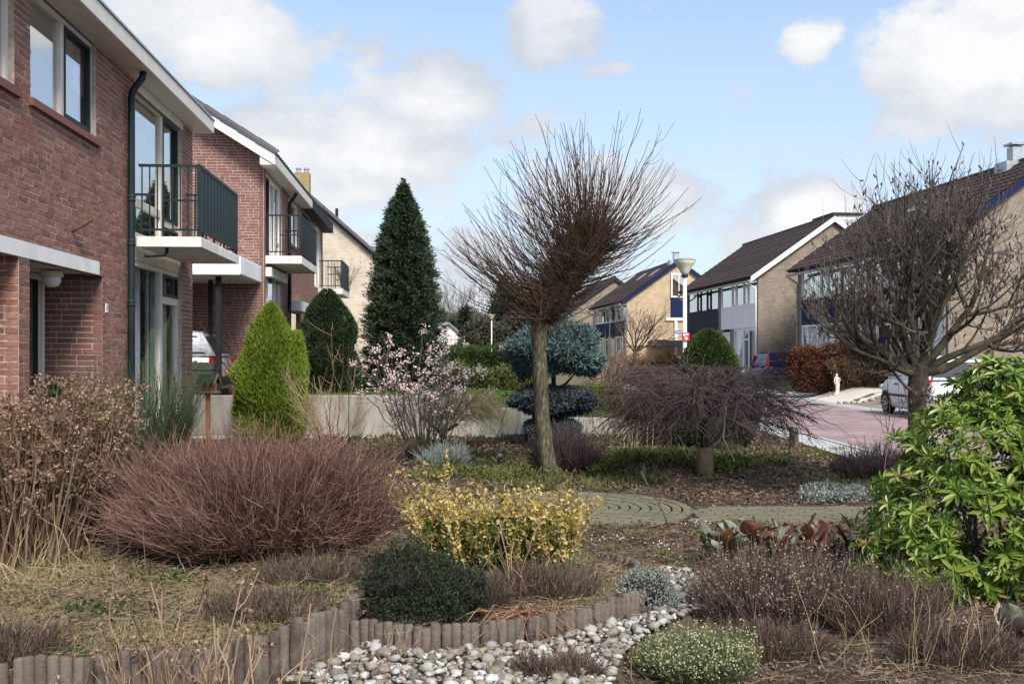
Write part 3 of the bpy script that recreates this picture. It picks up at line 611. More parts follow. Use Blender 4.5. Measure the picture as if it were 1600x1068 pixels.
# ---------------- houses 2a and 2b (a semi-detached pair)
h2 = thing('semi_detached_house', 'dark red brick house pair with white and dark eaves boards, beyond the carport', 'house', (-3.7 - .075 * Y2, Y2, Z2), A075)
def l2(px, out=0): return (1600 * (3.7 - out) / (680 - px) - Y2) * 1.0028
E2 = 11.6
w1 = (l2(415), l2(440.5)); w2 = (l2(451), l2(467)); w3 = (l2(472), l2(484)); w4 = (l2(491), l2(501.5)); ent = (l2(452), l2(468))
ops = [(*w1, 3.10, 4.95), (*w2, 3.78, 4.95), (*w3, 3.78, 4.95), (*w4, 3.02, 4.95), (w1[0], w1[1], .5, 2.80), (ent[0], ent[1], -1, 2.05)]
brickwork(h2, mpL, 0, E2, -.4, 4.98, ops, MT['brick'], 0)
slope = .62
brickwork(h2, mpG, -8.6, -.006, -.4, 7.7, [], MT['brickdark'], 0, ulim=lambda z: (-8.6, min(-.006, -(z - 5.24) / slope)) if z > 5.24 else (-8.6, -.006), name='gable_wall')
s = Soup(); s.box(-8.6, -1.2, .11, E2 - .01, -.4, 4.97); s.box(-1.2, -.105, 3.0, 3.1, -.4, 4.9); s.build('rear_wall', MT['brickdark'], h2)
window(h2, mpL, *w1, 3.10, 4.95, MT['white'], mull=(w1[0] + .75, w1[0] + 1.5), tr={2: (3.6,)}, sash={(0, 0): MT['anthr'], (1, 0): MT['white']}, gm=MT['glassup'], curtain=[w1], fw=.07)
window(h2, mpL, *w2, 3.78, 4.95, MT['white'], mull=((w2[0] * .6 + w2[1] * .4),), tr={0: (4.5,)}, gm=MT['glassup'], curtain=[w2], fw=.07, sill=MT['brickdark'])
window(h2, mpL, *w3, 3.78, 4.95, MT['anthr'], mull=((w3[0] + w3[1]) / 2,), gm=MT['glassup'], fw=.07, sill=MT['brickdark'])
window(h2, mpL, *w4, 3.02, 4.95, MT['white'], mull=((w4[0] + w4[1]) / 2,), gm=MT['glassup'], curtain=[w4], fw=.08)
gw = window(h2, mpL, w1[0], w1[1], .5, 2.80, MT['white'], mull=(w1[0] + .6, w1[1] - .7), gm=MT['glassup'], curtain=[(w1[0] + .6, w1[0] + .9)], fw=.08)
s = Soup(); mbox(s, mpL, w1[0] - .03, w1[1] + .03, .004, .13, 2.66, 2.86); s.build('shutter_box', MT['offwhite'], h2)
s = Soup(); mbox(s, mpL, ent[0], ent[1], -1.1, -1.05, -.2, 2.1); mbox(s, mpL, ent[0] - .02, ent[0], -1.1, -.1, -.2, 2.1); s.build('entrance_recess', MT['black'], h2)
s = Soup(); mbox(s, mpL, ent[0] - .2, ent[1] + .1, .007, .30, 2.06, 2.32); s.build('entrance_canopy', MT['white'], h2)
balcony(h2, l2(414.5), l2(494.5, .78), .78, 3.11, .17, MT['black'], 14); balcony(h2, l2(497), l2(545.5, .77), .77, 3.03, .17, MT['green'], 12)
dy = l2(448); s = Soup(); s.tube([(.22, dy + .1, 5.0), (.20, dy + .1, 4.93), (.08, dy, 4.72), (.07, dy, 4.6), (.07, dy, -.2)], .045, 8); s.build('downpipe', MT['black'], h2, smooth=True)
yd = l2(488, .3)
for a, b, m in ((-.38, yd, MT['cream']), (yd + .004, E2 + .45, MT['anthr'])):
    s = Soup(); s.extrude([(-.02, 4.985), (.285, 4.985), (.30, 5.0), (.30, 5.20), (.27, 5.21), (-.02, 5.21)], 1, a, b); s.build('fascia', m, h2, fix=True)
tiled(h2, mpL, .24, 5.24, -4.4, 5.24 + 4.64 * slope, -.30, E2 + .45, MT['tilegrey'])
s = Soup(); s.extrude([(.29, 4.985), (.29, 5.20), (-4.4, 8.10), (-4.4, 7.88)], 1, -.41, -.382); s.build('verge_board', MT['white'], h2, fix=True)
vt = Soup(); vt.extrude([(-.16, -.02), (.0, -.02), (.03, .02), (.03, .09), (-.16, .085)], 0, -.24, .24); vm = None
def verge_tile_mesh(m):
    s = Soup(); V = []; a = np.linspace(-.3, math.pi * .75, 6)
    for t, r in ((-.25, .115), (.25, .10)):
        for q in a: V.append((t, -math.cos(q) * r, math.sin(q) * r))
        for q in a[::-1]: V.append((t, -math.cos(q) * (r - .018), math.sin(q) * (r - .018)))
    n = 12; s.add(V, [(q, (q + 1) % n, n + (q + 1) % n, n + q) for q in range(n)], [tuple(range(n))[::-1]], [tuple(range(n, 2 * n))]); me = s.mesh('verge_tile'); me.materials.append(m); return me
vtm = verge_tile_mesh(MT['tilegrey'])
for q in range(12):
    t = .15 + q * .43; o = link('verge_tile', vtm, None, h2); o.location = (.24 - t * math.cos(math.atan(slope)), -.33, 5.25 + t * math.sin(math.atan(slope)) + .02); o.rotation_euler = (0, math.atan(slope), math.pi * 0)
sp = thing('solar_panel', 'black solar panel array lying on the grey tiled roof', 'solar panel', h2.matrix_basis @ Vector((-.9, .35, 5.24 + 1.14 * slope + .13)), A075); sp.rotation_euler = (0, math.atan(slope), A075)
for a in range(2):
    for b in range(3):
        s = Soup(); s.box(-1.52 - a * 1.55, -.02 - a * 1.55, b * 1.02, b * 1.02 + 1.0, 0, .035); f = s.build('panel', MT['black'], sp)
        s = Soup()
        for q in range(6): s.box(-1.50 - a * 1.55 + q * .245, -1.50 - a * 1.55 + q * .245 + .235, b * 1.02 + .02, b * 1.02 + .98, .0352, .038)
        s.build('cells', MT['pv'], f)
# ---------------- house 3 (pale gable) with its chimney
Y3 = 41.6; h3 = thing('pale_brick_house', 'pale buff brick house gable with dark verge tiles behind the tall fir', 'house', (-5.25, Y3, .5), A075)
s3 = .87; s = Soup(); s.add([(-7, 0, -1), (0, 0, -1), (0, 0, 4.75), (-3.5, 0, 4.75 + 3.5 * s3), (-7, 0, 4.75), (-7, 10, -1), (0, 10, -1), (0, 10, 4.75), (-3.5, 10, 4.75 + 3.5 * s3), (-7, 10, 4.75)], [(0, 1, 2, 3, 4), (9, 8, 7, 6, 5)], [(1, 6, 7, 2), (0, 4, 9, 5)]); s.build('wall', MT['palebrick'], h3)
tiled(h3, mpL, .35, 4.55, -3.5, 4.85 + 3.5 * s3, -.12, 10, MT['tilegrey']); tiled(h3, lambda u, d, z: (-7 - d, u, z), .35, 4.55, -3.5, 4.85 + 3.5 * s3, -.12, 10, MT['tilegrey'])
vtm3 = verge_tile_mesh(MT['tilegrey'])
for q in range(12):
    t = .1 + q * .42; o = link('verge_tile', vtm3, None, h3); o.location = (.35 - t * math.cos(math.atan(s3)), -.16, 4.58 + t * math.sin(math.atan(s3))); o.rotation_euler = (0, math.atan(s3), 0)
s = Soup(); s.box(-3.62, -3.02, .5, 1.1, 7.0, 8.50); ch = s.build('chimney', brick_mat('mossy_brick', (.36, .27, .12), (.28, .21, .10), (.36, .30, .18)), h3)
for x in (-3.48, -3.16):
    s = Soup(); lathe(s, [(.09, 8.45), (.09, 8.66), (.12, 8.66), (.12, 8.72), (.001, 8.75)], x, .8, 10); s.build('chimney_pot', MT['zinc'], ch, smooth=False)
s = Soup(); s.tube([(.35 - 2.2, .0, 4.55 + 2.2 * s3), (.35 - 2.2, .0, 4.85 + 2.2 * s3 + .2)], .06, 8); s.build('roof_vent', MT['black'], h3)
# ---------------- right-hand row
def dwelling(h, y0, y1, fm, pm, dm, door_far, base, ym=.45):
    """one dwelling's timber front: top window band, panel, ground-floor window and door"""
    a, b = (y0 + .12, y1 - ym) if not door_far else (y0 + .12, y1 - .35)
    W_ = b - a; fr = [.0, .24, .36, .56, .68, 1.0]; ms = [a + W_ * f for f in fr[1:-1]]
    window(h, mpR, a, b, 3.55, 4.78, fm, mull=ms, tr={1: (4.48,), 3: (4.48,)}, sash={(1, 0): dm, (3, 0): fm}, fw=.08, mw=.09, rec=.0, gm=MT['glassup'], curtain=[(a, a + W_ * .2), (b - W_ * .3, b)])
    s = Soup(); n = 16; w = W_ / n
    for q in range(n): mbox(s, mpR, a + q * w + .004, a + (q + 1) * w - .004, -.02, .0 + .012, 2.50, 3.545)
    mbox(s, mpR, a, b, -.04, -.005, 2.50, 3.545); s.build('cladding_panel', pm, h)
    d0, d1 = (b - 1.35, b - .40) if door_far else (a + .55, a + 1.50); g0, g1 = (a + .05, d0 - .75) if door_far else (d1 + .75, b)
    window(h, mpR, g0, g1, .35, 2.48, fm, mull=(g0 + (g1 - g0) * .36, g0 + (g1 - g0) * .58), tr={1: (1.95,)}, fw=.08, mw=.09, rec=.0, curtain=[(g0, g0 + (g1 - g0) * .36), (g0 + (g1 - g0) * .58, g1)], name='living_room_window')
    s = Soup(); 
    for p, q in ((d0 - .09, d0), (d1, d1 + .09)): mbox(s, mpR, p, q, -.15, -.0, 0, 2.36)
    mbox(s, mpR, d0, d1, -.15, -.002, 2.27, 2.36); d = s.build('door_frame', MT['white'], h)
    s = Soup(); mbox(s, mpR, d0, d1, -.10, -.06, .0, 2.27); s.build('door', dm, d)
    return [(a, b, 2.50, 4.78), (g0, g1, .35, 2.50), (d0 - .09, d1 + .09, -.02, 2.50)]
def gable_house(name, label, X0, Y0, length, wallm, tilem, vergem, dw, dep=7.2, z0=.32, ez=4.92, rz=math.atan(.1), sl=.70, flue=None, skylights=()):
    h = thing(name, label, 'house', (X0, Y0, z0), rz); ops = []
    for d in dw: ops += dwelling(h, *d)
    us = sorted({0, length, *[v for o in ops for v in o[:2]]}); zs = sorted({-.6, ez, *[v for o in ops for v in o[2:]]}); s = Soup()
    for a, b in zip(us, us[1:]):
        for c, d in zip(zs, zs[1:]):
            if not any(o[0] <= (a + b) / 2 <= o[1] and o[2] <= (c + d) / 2 <= o[3] for o in ops): mbox(s, mpR, a, b, -.22, 0, c, d)
    s.build('front_wall', wallm, h); rx = dep / 2; rzt = ez + rx * sl
    s = Soup(); s.extrude([(.001, -.6), (dep, -.6), (dep, ez), (rx, rzt), (.001, ez)], 1, -.004, .2); s.extrude([(.225, -.6), (dep, -.6), (dep, ez), (rx, rzt), (.225, ez)], 1, length - .2, length); s.box(1.4, dep - .01, .2, length - .2, -.6, ez); s.build('gable_wall', wallm, h, fix=True)
    tiled(h, mpR, .42, ez + .10 - .42 * sl + .10, -rx, rzt + .20, -.18, length + .15, tilem); tiled(h, lambda u, d, z: (dep + d, u, z), .42, ez + .20 - .42 * sl, -rx, rzt + .20, -.18, length + .15, tilem)
    s = Soup()
    s.extrude([(-.42, ez - .42 * sl - .06), (-.42, ez - .42 * sl + .20), (rx, rzt + .22), (rx, rzt - .04)], 1, -.215, -.185); s.extrude([(dep + .42, ez - .42 * sl - .06), (dep + .42, ez - .42 * sl + .20), (rx + .002, rzt + .22), (rx + .002, rzt - .04)], 1, -.215, -.185); s.build('verge_board', vergem, h, fix=True)
    s = Soup(); s.extrude([(-.52, ez - .30 * sl - .05), (-.50, ez - .30 * sl - .14), (-.42, ez - .30 * sl - .14), (-.40, ez - .30 * sl - .02)], 1, -.15, length + .1); s.build('gutter', MT['zinc'], h, fix=True)
    s = Soup(); s.box(-.40, .0, -.1, length, ez - .16, ez - .13); s.build('soffit', MT['anthr'], h)
    for y in (.10, length - .10):
        s = Soup(); s.tube([(-.45, y, ez - .33), (-.42, y, ez - .42), (-.09, y, ez - .62), (-.08, y, ez - .75), (-.08, y, -.2)], .045, 8); s.build('downpipe', MT['white'] if vergem is not MT['navy'] else MT['zinc'], h, smooth=True)
    s = Soup(); lathe(s, [(.12, 0), (.12, .0)], 0, 0, 8) if False else None
    rt = Soup(); n = int(length / .4)
    for q in range(n + 1):
        y = -.18 + q * (length + .2) / n; rt.tube([(rx, y, rzt + .20), (rx, y + .39, rzt + .215)], [.11, .12], 8)
    rt.build('ridge_tiles', tilem, h, 'stuff', smooth=True)
    if flue:
        y, hh = flue; s = Soup(); s.box(rx - .55, rx + .15, y - .35, y + .35, rzt - .25, rzt + .24); s.box(rx - .22, rx + .14, y - .18, y + .18, rzt + .1, rzt + hh); s.box(rx - .30, rx + .22, y - .26, y + .26, rzt + hh + .06, rzt + hh + .13); s.build('chimney_flue', MT['zinc'], h)
    for y, t in skylights:
        x0 = t * rx; zz = lambda x: ez + .20 + x * sl + .10; s = Soup(); V = [(x0, y, zz(x0)), (x0 + .7, y, zz(x0 + .7)), (x0 + .7, y + .8, zz(x0 + .7)), (x0, y + .8, zz(x0))]; V += [(a, b, c - .16) for a, b, c in V]
        s.add(V, [(0, 3, 2, 1), (0, 1, 5, 4), (1, 2, 6, 5), (2, 3, 7, 6), (3, 0, 4, 7)]); f = s.build('skylight', MT['zinc'], h); s = Soup(); s.add([(x0 + .08, y + .08, zz(x0 + .08) + .006), (x0 + .62, y + .08, zz(x0 + .62) + .006), (x0 + .62, y + .72, zz(x0 + .62) + .006), (x0 + .08, y + .72, zz(x0 + .08) + .006)], [(0, 1, 2, 3)]); s.build('pane', MT['pv'], f)
    return h
def row(k, a): return a - 160 * k, 1600 * k
X, Y = row(.0199, 16.75)
r1 = gable_house('terrace_house', 'buff brick houses with navy panels and navy verge behind the bare pruned tree', X, Y, 12.4, MT['greybrick'], MT['tile'], MT['navy'],
                 [(0, 5.6, MT['white'], MT['navy'], MT['navy'], True, 0), (5.6, 12.4, MT['white'], MT['navy'], MT['navy'], False, 0)], flue=(2.2, .75), skylights=((6.0, .55),))
X, Y = row(.0296, 16.12)
r2 = gable_house('terrace_house', 'buff brick houses with one white and one anthracite panel, white verge board', X, Y, 12.4, MT['greybrick'], MT['tile'], MT['white'],
                 [(0, 6.0, MT['white'], MT['panelwhite'], MT['white'], True, 0), (6.0, 12.4, MT['anthr'], MT['anthr'], MT['anthr'], False, 0)])
X, Y = row(.0435, 14.75)
r3 = gable_house('terrace_house', 'yellow brick houses with navy verge and tall narrow gable window, beyond street lamp', X, Y, 12.4, MT['yellowbrick'], MT['tile'], MT['navy'],
                 [(0, 6.0, MT['white'], MT['navy'], MT['white'], True, 0), (6.0, 12.4, MT['white'], MT['navy'], MT['navy'], False, 0)], flue=(.5, .7), skylights=((2.4, .62), (6.5, .62)))
gw = window(r3, mpG, 3.05, 4.15, 5.1, 6.75, MT['white'], mull=(3.6,), fw=.10, rec=-.14, gm=MT['glassup']); 
s = Soup(); mbox(s, mpG, 3.05, 4.15, .005, .06, 3.75, 5.08); s.build('gable_panel', MT['navy'], r3)
s = Soup(); mbox(s, mpG, 2.7, 4.6, .005, .12, 3.52, 3.72); mbox(s, mpG, 3.3, 3.5, .02, .14, -.2, 3.5); s.build('drain_board', MT['offwhite'], r3)
s = Soup(); mbox(s, mpG, 1.5, 4.9, .005, 2.4, 1.75, 2.15); s.build('side_canopy', MT['black'], r3)
s = Soup(); mbox(s, mpG, .0, 3.0, .004, .03, 1.72, 1.80); s.build('string_course', MT['anthr'], r3)
s = Soup(); mbox(s, mpG, 4.2, 7.0, .01, .05, -.4, 1.72); s.build('garage_door', MT['black'], r3)
X, Y = row(.0532, 13.5)
r4 = gable_house('terrace_house', 'farthest terrace with plain brown roof rising behind the yellow gable', X, Y, 12.4, MT['greybrick'], MT['tile'], MT['anthr'],
                 [(0, 6.0, MT['white'], MT['white'], MT['white'], True, 0), (6.0, 12.4, MT['white'], MT['navy'], MT['navy'], False, 0)])
# rear slope step of the second terrace: white framed gable dormer
s = Soup(); s.box(3.75, 4.9, .15, 2.4, 6.7, 7.75); dm = s.build('dormer', MT['white'], r2); s = Soup(); s.box(3.95, 4.75, .128, .148, 6.95, 7.55); s.build('pane', MT['glassup'], dm); s = Soup(); s.box(3.6, 5.1, .05, 2.5, 7.76, 7.86); s.build('dormer_roof', MT['anthr'], dm)
# small grey-roofed house at the end of the street
k = .06; fh = thing('small_house', 'small white house with light grey roof at the far end between trees', 'house', ((700 - 800) * k, 1600 * k, 0), rad(18))
s = Soup(); s.extrude([(-2.2, 0), (2.2, 0), (2.2, 2.6), (0, 4.4), (-2.2, 2.6)], 1, 0, 7); s.build('wall', MT['offwhite'], fh, fix=True)
for sg in (-1, 1): tiled(fh, (lambda u, d, z, g=sg: (g * (2.2 + d), u, z)), .3, 2.45, -2.2, 4.5, -.3, 7.2, mat('pale_grey_tile', [(.22, .22, .24), (.3, .3, .32)], .7, 6, .4))
s = Soup(); s.box(-.5, .5, -.03, -.002, 1.0, 2.0); s.build('window', MT['carglass'], fh)

# ------------------------------------------------------------------ plants: helpers
MT.update(
    bark=mat('lichen_bark', [(.022, .019, .013), (.055, .047, .030), (.095, .086, .052), (.19, .18, .12)], .95, 34, 1.0, 1.0, 50, stretch=(1, 1, .30)), barkgreen=mat('mossy_bark', [(.022, .019, .014), (.045, .038, .026), (.075, .068, .042), (.085, .095, .032)], .95, 7, 1.0, .8, 60),
    redtwig=mat('russet_shoot', [(.030, .017, .012), (.062, .036, .025), (.105, .066, .045)], .8, 3, .3), greytwig=mat('grey_brown_twig', [(.038, .029, .024), (.085, .066, .053), (.15, .122, .10)], .85, 4, .4),
    winetwig=mat('wine_brown_twig', [(.042, .019, .015), (.105, .052, .040), (.19, .105, .08), (.32, .215, .165)], .8, 2, .25), purpletwig=mat('purple_brown_twig', [(.042, .027, .028), (.065, .043, .042), (.095, .066, .06)], .85, 3, .3),
    tan=mat('dry_stalk', [(.16, .10, .058), (.26, .175, .105), (.36, .27, .17)], .85, 3, .3), husk=mat('papery_bloom', [(.10, .055, .03), (.19, .115, .068), (.31, .21, .14), (.48, .37, .27)], .9, transl=.3),
    broom=mat('broom_green', [(.022, .035, .018), (.04, .058, .028), (.06, .085, .04)], .7), fir=mat('fir_needle', [(.012, .021, .010), (.026, .044, .020), (.048, .074, .036), (.075, .105, .056)], .6, .8, .25),
    lime=mat('lime_thuja', [(.075, .13, .012), (.13, .20, .018), (.20, .27, .03), (.26, .30, .045)], .7, 2.5, .5, transl=.2), darkthuja=mat('dark_thuja', [(.012, .028, .008), (.024, .048, .014), (.038, .068, .02)], .7, 2, .4),
    hedge=mat('hedge_green', [(.022, .046, .008), (.042, .078, .013), (.07, .11, .022)], .7, 1.5, .4, transl=.1), oliveh=mat('olive_hedge', [(.06, .075, .015), (.10, .12, .028), (.15, .16, .045)], .7, 1.5, .4, transl=.1),
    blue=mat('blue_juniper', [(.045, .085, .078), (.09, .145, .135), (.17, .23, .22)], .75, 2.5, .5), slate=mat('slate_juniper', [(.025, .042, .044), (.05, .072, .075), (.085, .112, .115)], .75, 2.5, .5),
    darkever=mat('black_green_needle', [(.009, .014, .008), (.020, .029, .015), (.040, .052, .026)], .7), gold=mat('golden_leaf', [(.13, .14, .02), (.32, .24, .045), (.48, .36, .10), (.56, .46, .22), (.46, .25, .07)], .65, 3, .35, transl=.25),
    pieris=mat('pieris_leaf', [(.030, .072, .010), (.075, .145, .016), (.15, .23, .028), (.25, .31, .06), (.33, .33, .09)], .38, 3, .3, transl=.15, spec=.5), raceme=mat('pink_raceme', [(.30, .12, .075), (.42, .20, .13), (.30, .20, .09)], .8),
    beech=mat('dead_beech_leaf', [(.065, .022, .012), (.12, .045, .02), (.19, .085, .04)], .8, 1.2, .5, transl=.15), beechpale=mat('tan_hedge_leaf', [(.11, .06, .03), (.19, .11, .055), (.24, .15, .085)], .8, 1.2, .5, transl=.15),
    pink=mat('pink_blossom', [(.66, .46, .44), (.78, .64, .60), (.82, .75, .70), (.60, .34, .34)], .7, transl=.3), heath=mat('brown_heath', [(.020, .013, .010), (.055, .035, .027), (.115, .078, .058), (.23, .175, .135)], .9, 4, .3),  # heath tones spread wide, putting twig highlights and shadows into the colour
    seed=mat('pale_seed_head', [(.34, .27, .21), (.55, .47, .40), (.70, .62, .55)], .9), greenheath=mat('green_heath', [(.05, .065, .028), (.09, .11, .045), (.14, .15, .07)], .8), cream_f=mat('cream_floret', [(.5, .5, .22), (.72, .70, .45)], .8),
    grass=mat('grass_blade', [(.035, .075, .012), (.07, .125, .022), (.12, .17, .04)], .7, transl=.2), straw=mat('straw', [(.20, .15, .07), (.31, .25, .13), (.42, .36, .22)], .9), mossb=mat('moss_tip', [(.05, .036, .018), (.12, .098, .04), (.22, .185, .085), (.34, .29, .16), (.13, .15, .035)], .9, 2.2, .5),
    litter=mat('leaf_litter', [(.028, .019, .014), (.065, .042, .029), (.12, .08, .055), (.21, .15, .105), (.32, .25, .18)], .92, 6, .3), silver=mat('silver_leaf', [(.10, .12, .10), (.19, .215, .185), (.31, .335, .30)], .85),
    bergr=mat('bergenia_red', [(.085, .030, .020), (.14, .055, .032), (.10, .06, .03)], .42, 9, .5, spec=.5), bergg=mat('bergenia_grey_green', [(.07, .088, .05), (.13, .145, .095), (.22, .235, .18)], .42, 7, .5, spec=.5), bergp=mat('bergenia_pink', [(.30, .15, .12), (.42, .27, .23), (.50, .36, .31)], .5, 8, .5),
    hydr=mat('hydrangea_stalk', [(.085, .052, .032), (.15, .098, .062), (.23, .16, .105)], .85, 3, .3), core=mat('shaded_core', (.020, .016, .011), .95, 10, .4), farwood=mat('far_bare_twigs', [(.075, .06, .05), (.11, .09, .075)], .9), fardark=mat('far_conifer', [(.018, .030, .020), (.032, .050, .032)], .9, .4, .4), farolive=mat('far_olive_crown', [(.045, .045, .028), (.075, .072, .045)], .9, .4, .4))  # core: solid dark filler, the shade inside foliage put into its colour
def part(parent, name, V, F, m, kind=None, smooth=False): return link(name, mesh_np(name, V, F if isinstance(F, list) else [F], smooth), m, parent, kind)
def plant(name, label, cat, x, y, group=None, z=None): return thing(name, label, cat, (x, y, on(x, y) if z is None else z), 0, group)
def arcs(n, m, base, d, L, bend, wob=0.0):
    """n curved shoots of m points: start base, direction d (n,3), length L, bend (n,3) added with t^2"""
    t = np.linspace(0, 1, m)[None, :, None]; P = base[:, None] + d[:, None] * L[:, None, None] * t + bend[:, None] * L[:, None, None] * t ** 2
    if wob: P = P + np.cumsum(rng.normal(0, 1, P.shape), 1) * wob * L[:, None, None] * (t > 0)
    return P
def taper(n, m, r0, r1): return np.broadcast_to(r0, (n,))[:, None] * (1 - np.linspace(0, 1, m)[None]) + np.broadcast_to(r1, (n,))[:, None] * np.linspace(0, 1, m)[None]
def sidetwigs(P, n, L0, L1, m=4, spread=.9, up=.3, lo=.35, hi=1.0):
    q = rng.integers(0, len(P), n); t = rng.uniform(lo, hi, n) * (P.shape[1] - 1); i = np.minimum(t.astype(int), P.shape[1] - 2); f = (t - i)[:, None]
    base = P[q, i] * (1 - f) + P[q, i + 1] * f; tan = unit(P[q, i + 1] - P[q, i]); d = unit(tan + rng.normal(0, spread, (n, 3)) * .8); L = rng.uniform(L0, L1, n)
    bend = np.zeros((n, 3)); bend[:, 2] = up; return arcs(n, m, base, d, L, bend, .03)
def lumpy(d, amp, freq, seed):
    r = np.random.default_rng(seed); s = np.zeros(len(d))
    for q in range(6): s += np.sin(d @ r.normal(0, freq, 3) + r.uniform(0, 6))
    return 1 + amp * s / 3
def blob(parent, m, c, R, n, L, Wd, amp=.12, freq=3, depth=.12, up=.2, rand=.6, seed=1, zlo=-1, name='foliage', corem=True, six=False, flat=None, power=1.0):
    """leafy lobe: leaves packed in the outer shell of a lumpy ellipsoid"""
    d = dirs(n, zlo, 1); lum = lumpy(d, amp, freq, seed); rr = lum * (1 - np.abs(rng.normal(0, depth, n))); R = np.array(R, float)
    pos = np.array(c) + d * R * rr[:, None]; nd = unit(d / R) + np.array([0, 0, up]) + rng.normal(0, rand, (n, 3))
    V, F = leaves(pos - unit(nd) * L * .4, nd, L * rng.uniform(.6, 1.3, n), Wd * rng.uniform(.7, 1.2, n), six=six); o = part(parent, name, V, F, m, 'stuff')
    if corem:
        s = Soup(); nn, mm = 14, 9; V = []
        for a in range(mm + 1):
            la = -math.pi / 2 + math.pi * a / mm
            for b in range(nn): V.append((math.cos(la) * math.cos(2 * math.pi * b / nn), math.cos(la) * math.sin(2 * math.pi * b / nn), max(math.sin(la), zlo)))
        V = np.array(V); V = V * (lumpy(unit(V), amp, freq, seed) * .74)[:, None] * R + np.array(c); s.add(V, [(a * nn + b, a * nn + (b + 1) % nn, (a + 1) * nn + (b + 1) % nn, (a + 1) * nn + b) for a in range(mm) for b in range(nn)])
        s.build('dark_core', MT['core'], parent, smooth=True)
    return o
def prof_foliage(parent, m, h, prof, n, L, Wd, seed=1, depth=.10, up=.9, rand=.45, amp=.10, freq=4, name='foliage', z0=.0, core=.72, pieces=None):
    zz = rng.uniform(0, 1, n * 3); r = np.interp(zz, *zip(*prof)); keep = rng.uniform(0, max(r), n * 3) < r + .06; zz = zz[keep][:n]; r = r[keep][:n]; n = len(zz); a = rng.uniform(0, 2 * np.pi, n)
    d = np.stack([np.cos(a), np.sin(a), zz * 2 - 1], 1); lum = lumpy(d * [1, 1, 1.3], amp, freq, seed); rr = r * lum * (1 - np.abs(rng.normal(0, depth, n)))
    pos = np.stack([np.cos(a) * rr, np.sin(a) * rr, z0 + zz * h], 1); nd = np.stack([np.cos(a), np.sin(a), np.full(n, up)], 1) + rng.normal(0, rand, (n, 3))
    V, F = leaves(pos, nd, L * rng.uniform(.6, 1.3, n), Wd * rng.uniform(.7, 1.3, n)); part(parent, name, V, F, m, 'stuff')
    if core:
        s = Soup(); pr = [(max(.002, np.interp(t, *zip(*prof)) * core), z0 + t * h * .97) for t in np.linspace(0, 1, 12)]; lathe(s, pr, 0, 0, 14); s.build('dark_core', MT['core'], parent, smooth=True)
def stem(parent, pts, r, m, name='trunk', sides=10): s = Soup(); s.tube(pts, r, sides); return s.build(name, m, parent, smooth=True)
def rough_stem(parent, pts, r, m, name='trunk', sides=22, rings=40, amp=.07):
    P = np.array(pts, float); u = np.linspace(0, 1, len(P)); t = np.linspace(0, 1, rings); Q = np.stack([np.interp(t, u, P[:, c]) for c in range(3)], 1); R = np.interp(t, u, r); V, F = tubes(Q[None], R[None], sides); V = V.reshape(rings, sides, 3)
    a = np.arange(sides) * 2 * np.pi / sides; ph = np.cumsum(rng.normal(0, .25, rings)); k = 1 + amp * (np.sin(a[None] * 5 + ph[:, None]) * .5 + np.sin(a[None] * 8 - ph[:, None] * 1.7) * .4 + rng.normal(0, .35, (rings, sides))) + .03 * np.sin(t * 23)[:, None]
    V = Q[:, None] + (V - Q[:, None]) * k[..., None]; return link(name, mesh_np(name, V.reshape(-1, 3), [F], True), m, parent)
def grow(P0, D0, L, r, depth, nch, out, up=.25, spread=.55, shrink=.68, rs=.6, wob=.06, m=5, lastlen=None):
    """recursive limbs; out[level] collects (points, r0, r1)"""
    def rec(p, d, L, r, lev):
        pts = [np.array(p)]; dd = np.array(d, float)
        for q in range(m - 1):
            dd = unit(dd + rng.normal(0, wob, 3) + np.array([0, 0, up / m])); pts.append(pts[-1] + dd * L / (m - 1))
        out.setdefault(lev, []).append((np.array(pts), r, r * rs))
        if lev >= depth: return
        k = nch[min(lev, len(nch) - 1)]
        for c in range(k):
            t = 1.0 if c == 0 else rng.uniform(.35, 1.0); i = min(int(t * (m - 1)), m - 2); f = t * (m - 1) - i; b = pts[i] * (1 - f) + pts[i + 1] * f
            ax = unit(dd + rng.normal(0, spread, 3) * (.5 if c == 0 else 1)); rec(b, ax, L * shrink * rng.uniform(.75, 1.2), r * rs * (1 if c == 0 else rng.uniform(.6, .9)), lev + 1)
    rec(P0, D0, L, r, 0)
def limbs_mesh(parent, out, m, name, levels, sides=(8, 6, 5, 4, 3, 3), kind=None):
    s = Soup()
    for lv in levels:
        if lv not in out: continue
        P = np.array([p for p, _, _ in out[lv]]); r0 = np.array([a for _, a, _ in out[lv]]); r1 = np.array([b for _, _, b in out[lv]]); V, F = tubes(P, taper(len(P), P.shape[1], r0, r1), sides[min(lv, 5)]); s.add(V, F)
    if s.n: return s.build(name, m, parent, kind, smooth=True)

# ------------------------------------------------------------------ big plants
# pollarded tree in the middle of the front garden
K = .0083; x0, y0 = G(850, 746, .02); t = plant('pollard_tree', 'pollarded bare tree with fan of russet shoots and lichen-covered trunk', 'tree', x0, y0)
def loc(px, py, k=K, o=None): w = W(px, py, k); return np.array([w[0] - x0, w[1] - y0, w[2] - t.location.z])
pts = [loc(x, y) for x, y in ((861, 756), (857, 730), (852, 700), (847, 650), (845, 600), (843, 550), (843, 515), (846, 492))]
rough_stem(t, pts, [.145, .118, .108, .098, .094, .090, .098, .135], MT['bark'])
hl = [loc(846, 497), loc(856, 476), loc(876, 452), loc(896, 424), loc(916, 398), loc(930, 380)]
hd = Soup(); hd.tube(hl, [.17, .20, .18, .185, .19, .12], 12); hd.tube([loc(846, 500), loc(825, 486), loc(812, 478)], [.13, .10, .05], 9); hd.build('pollard_head', MT['redtwig'], t, smooth=True)
HL = np.array(hl)
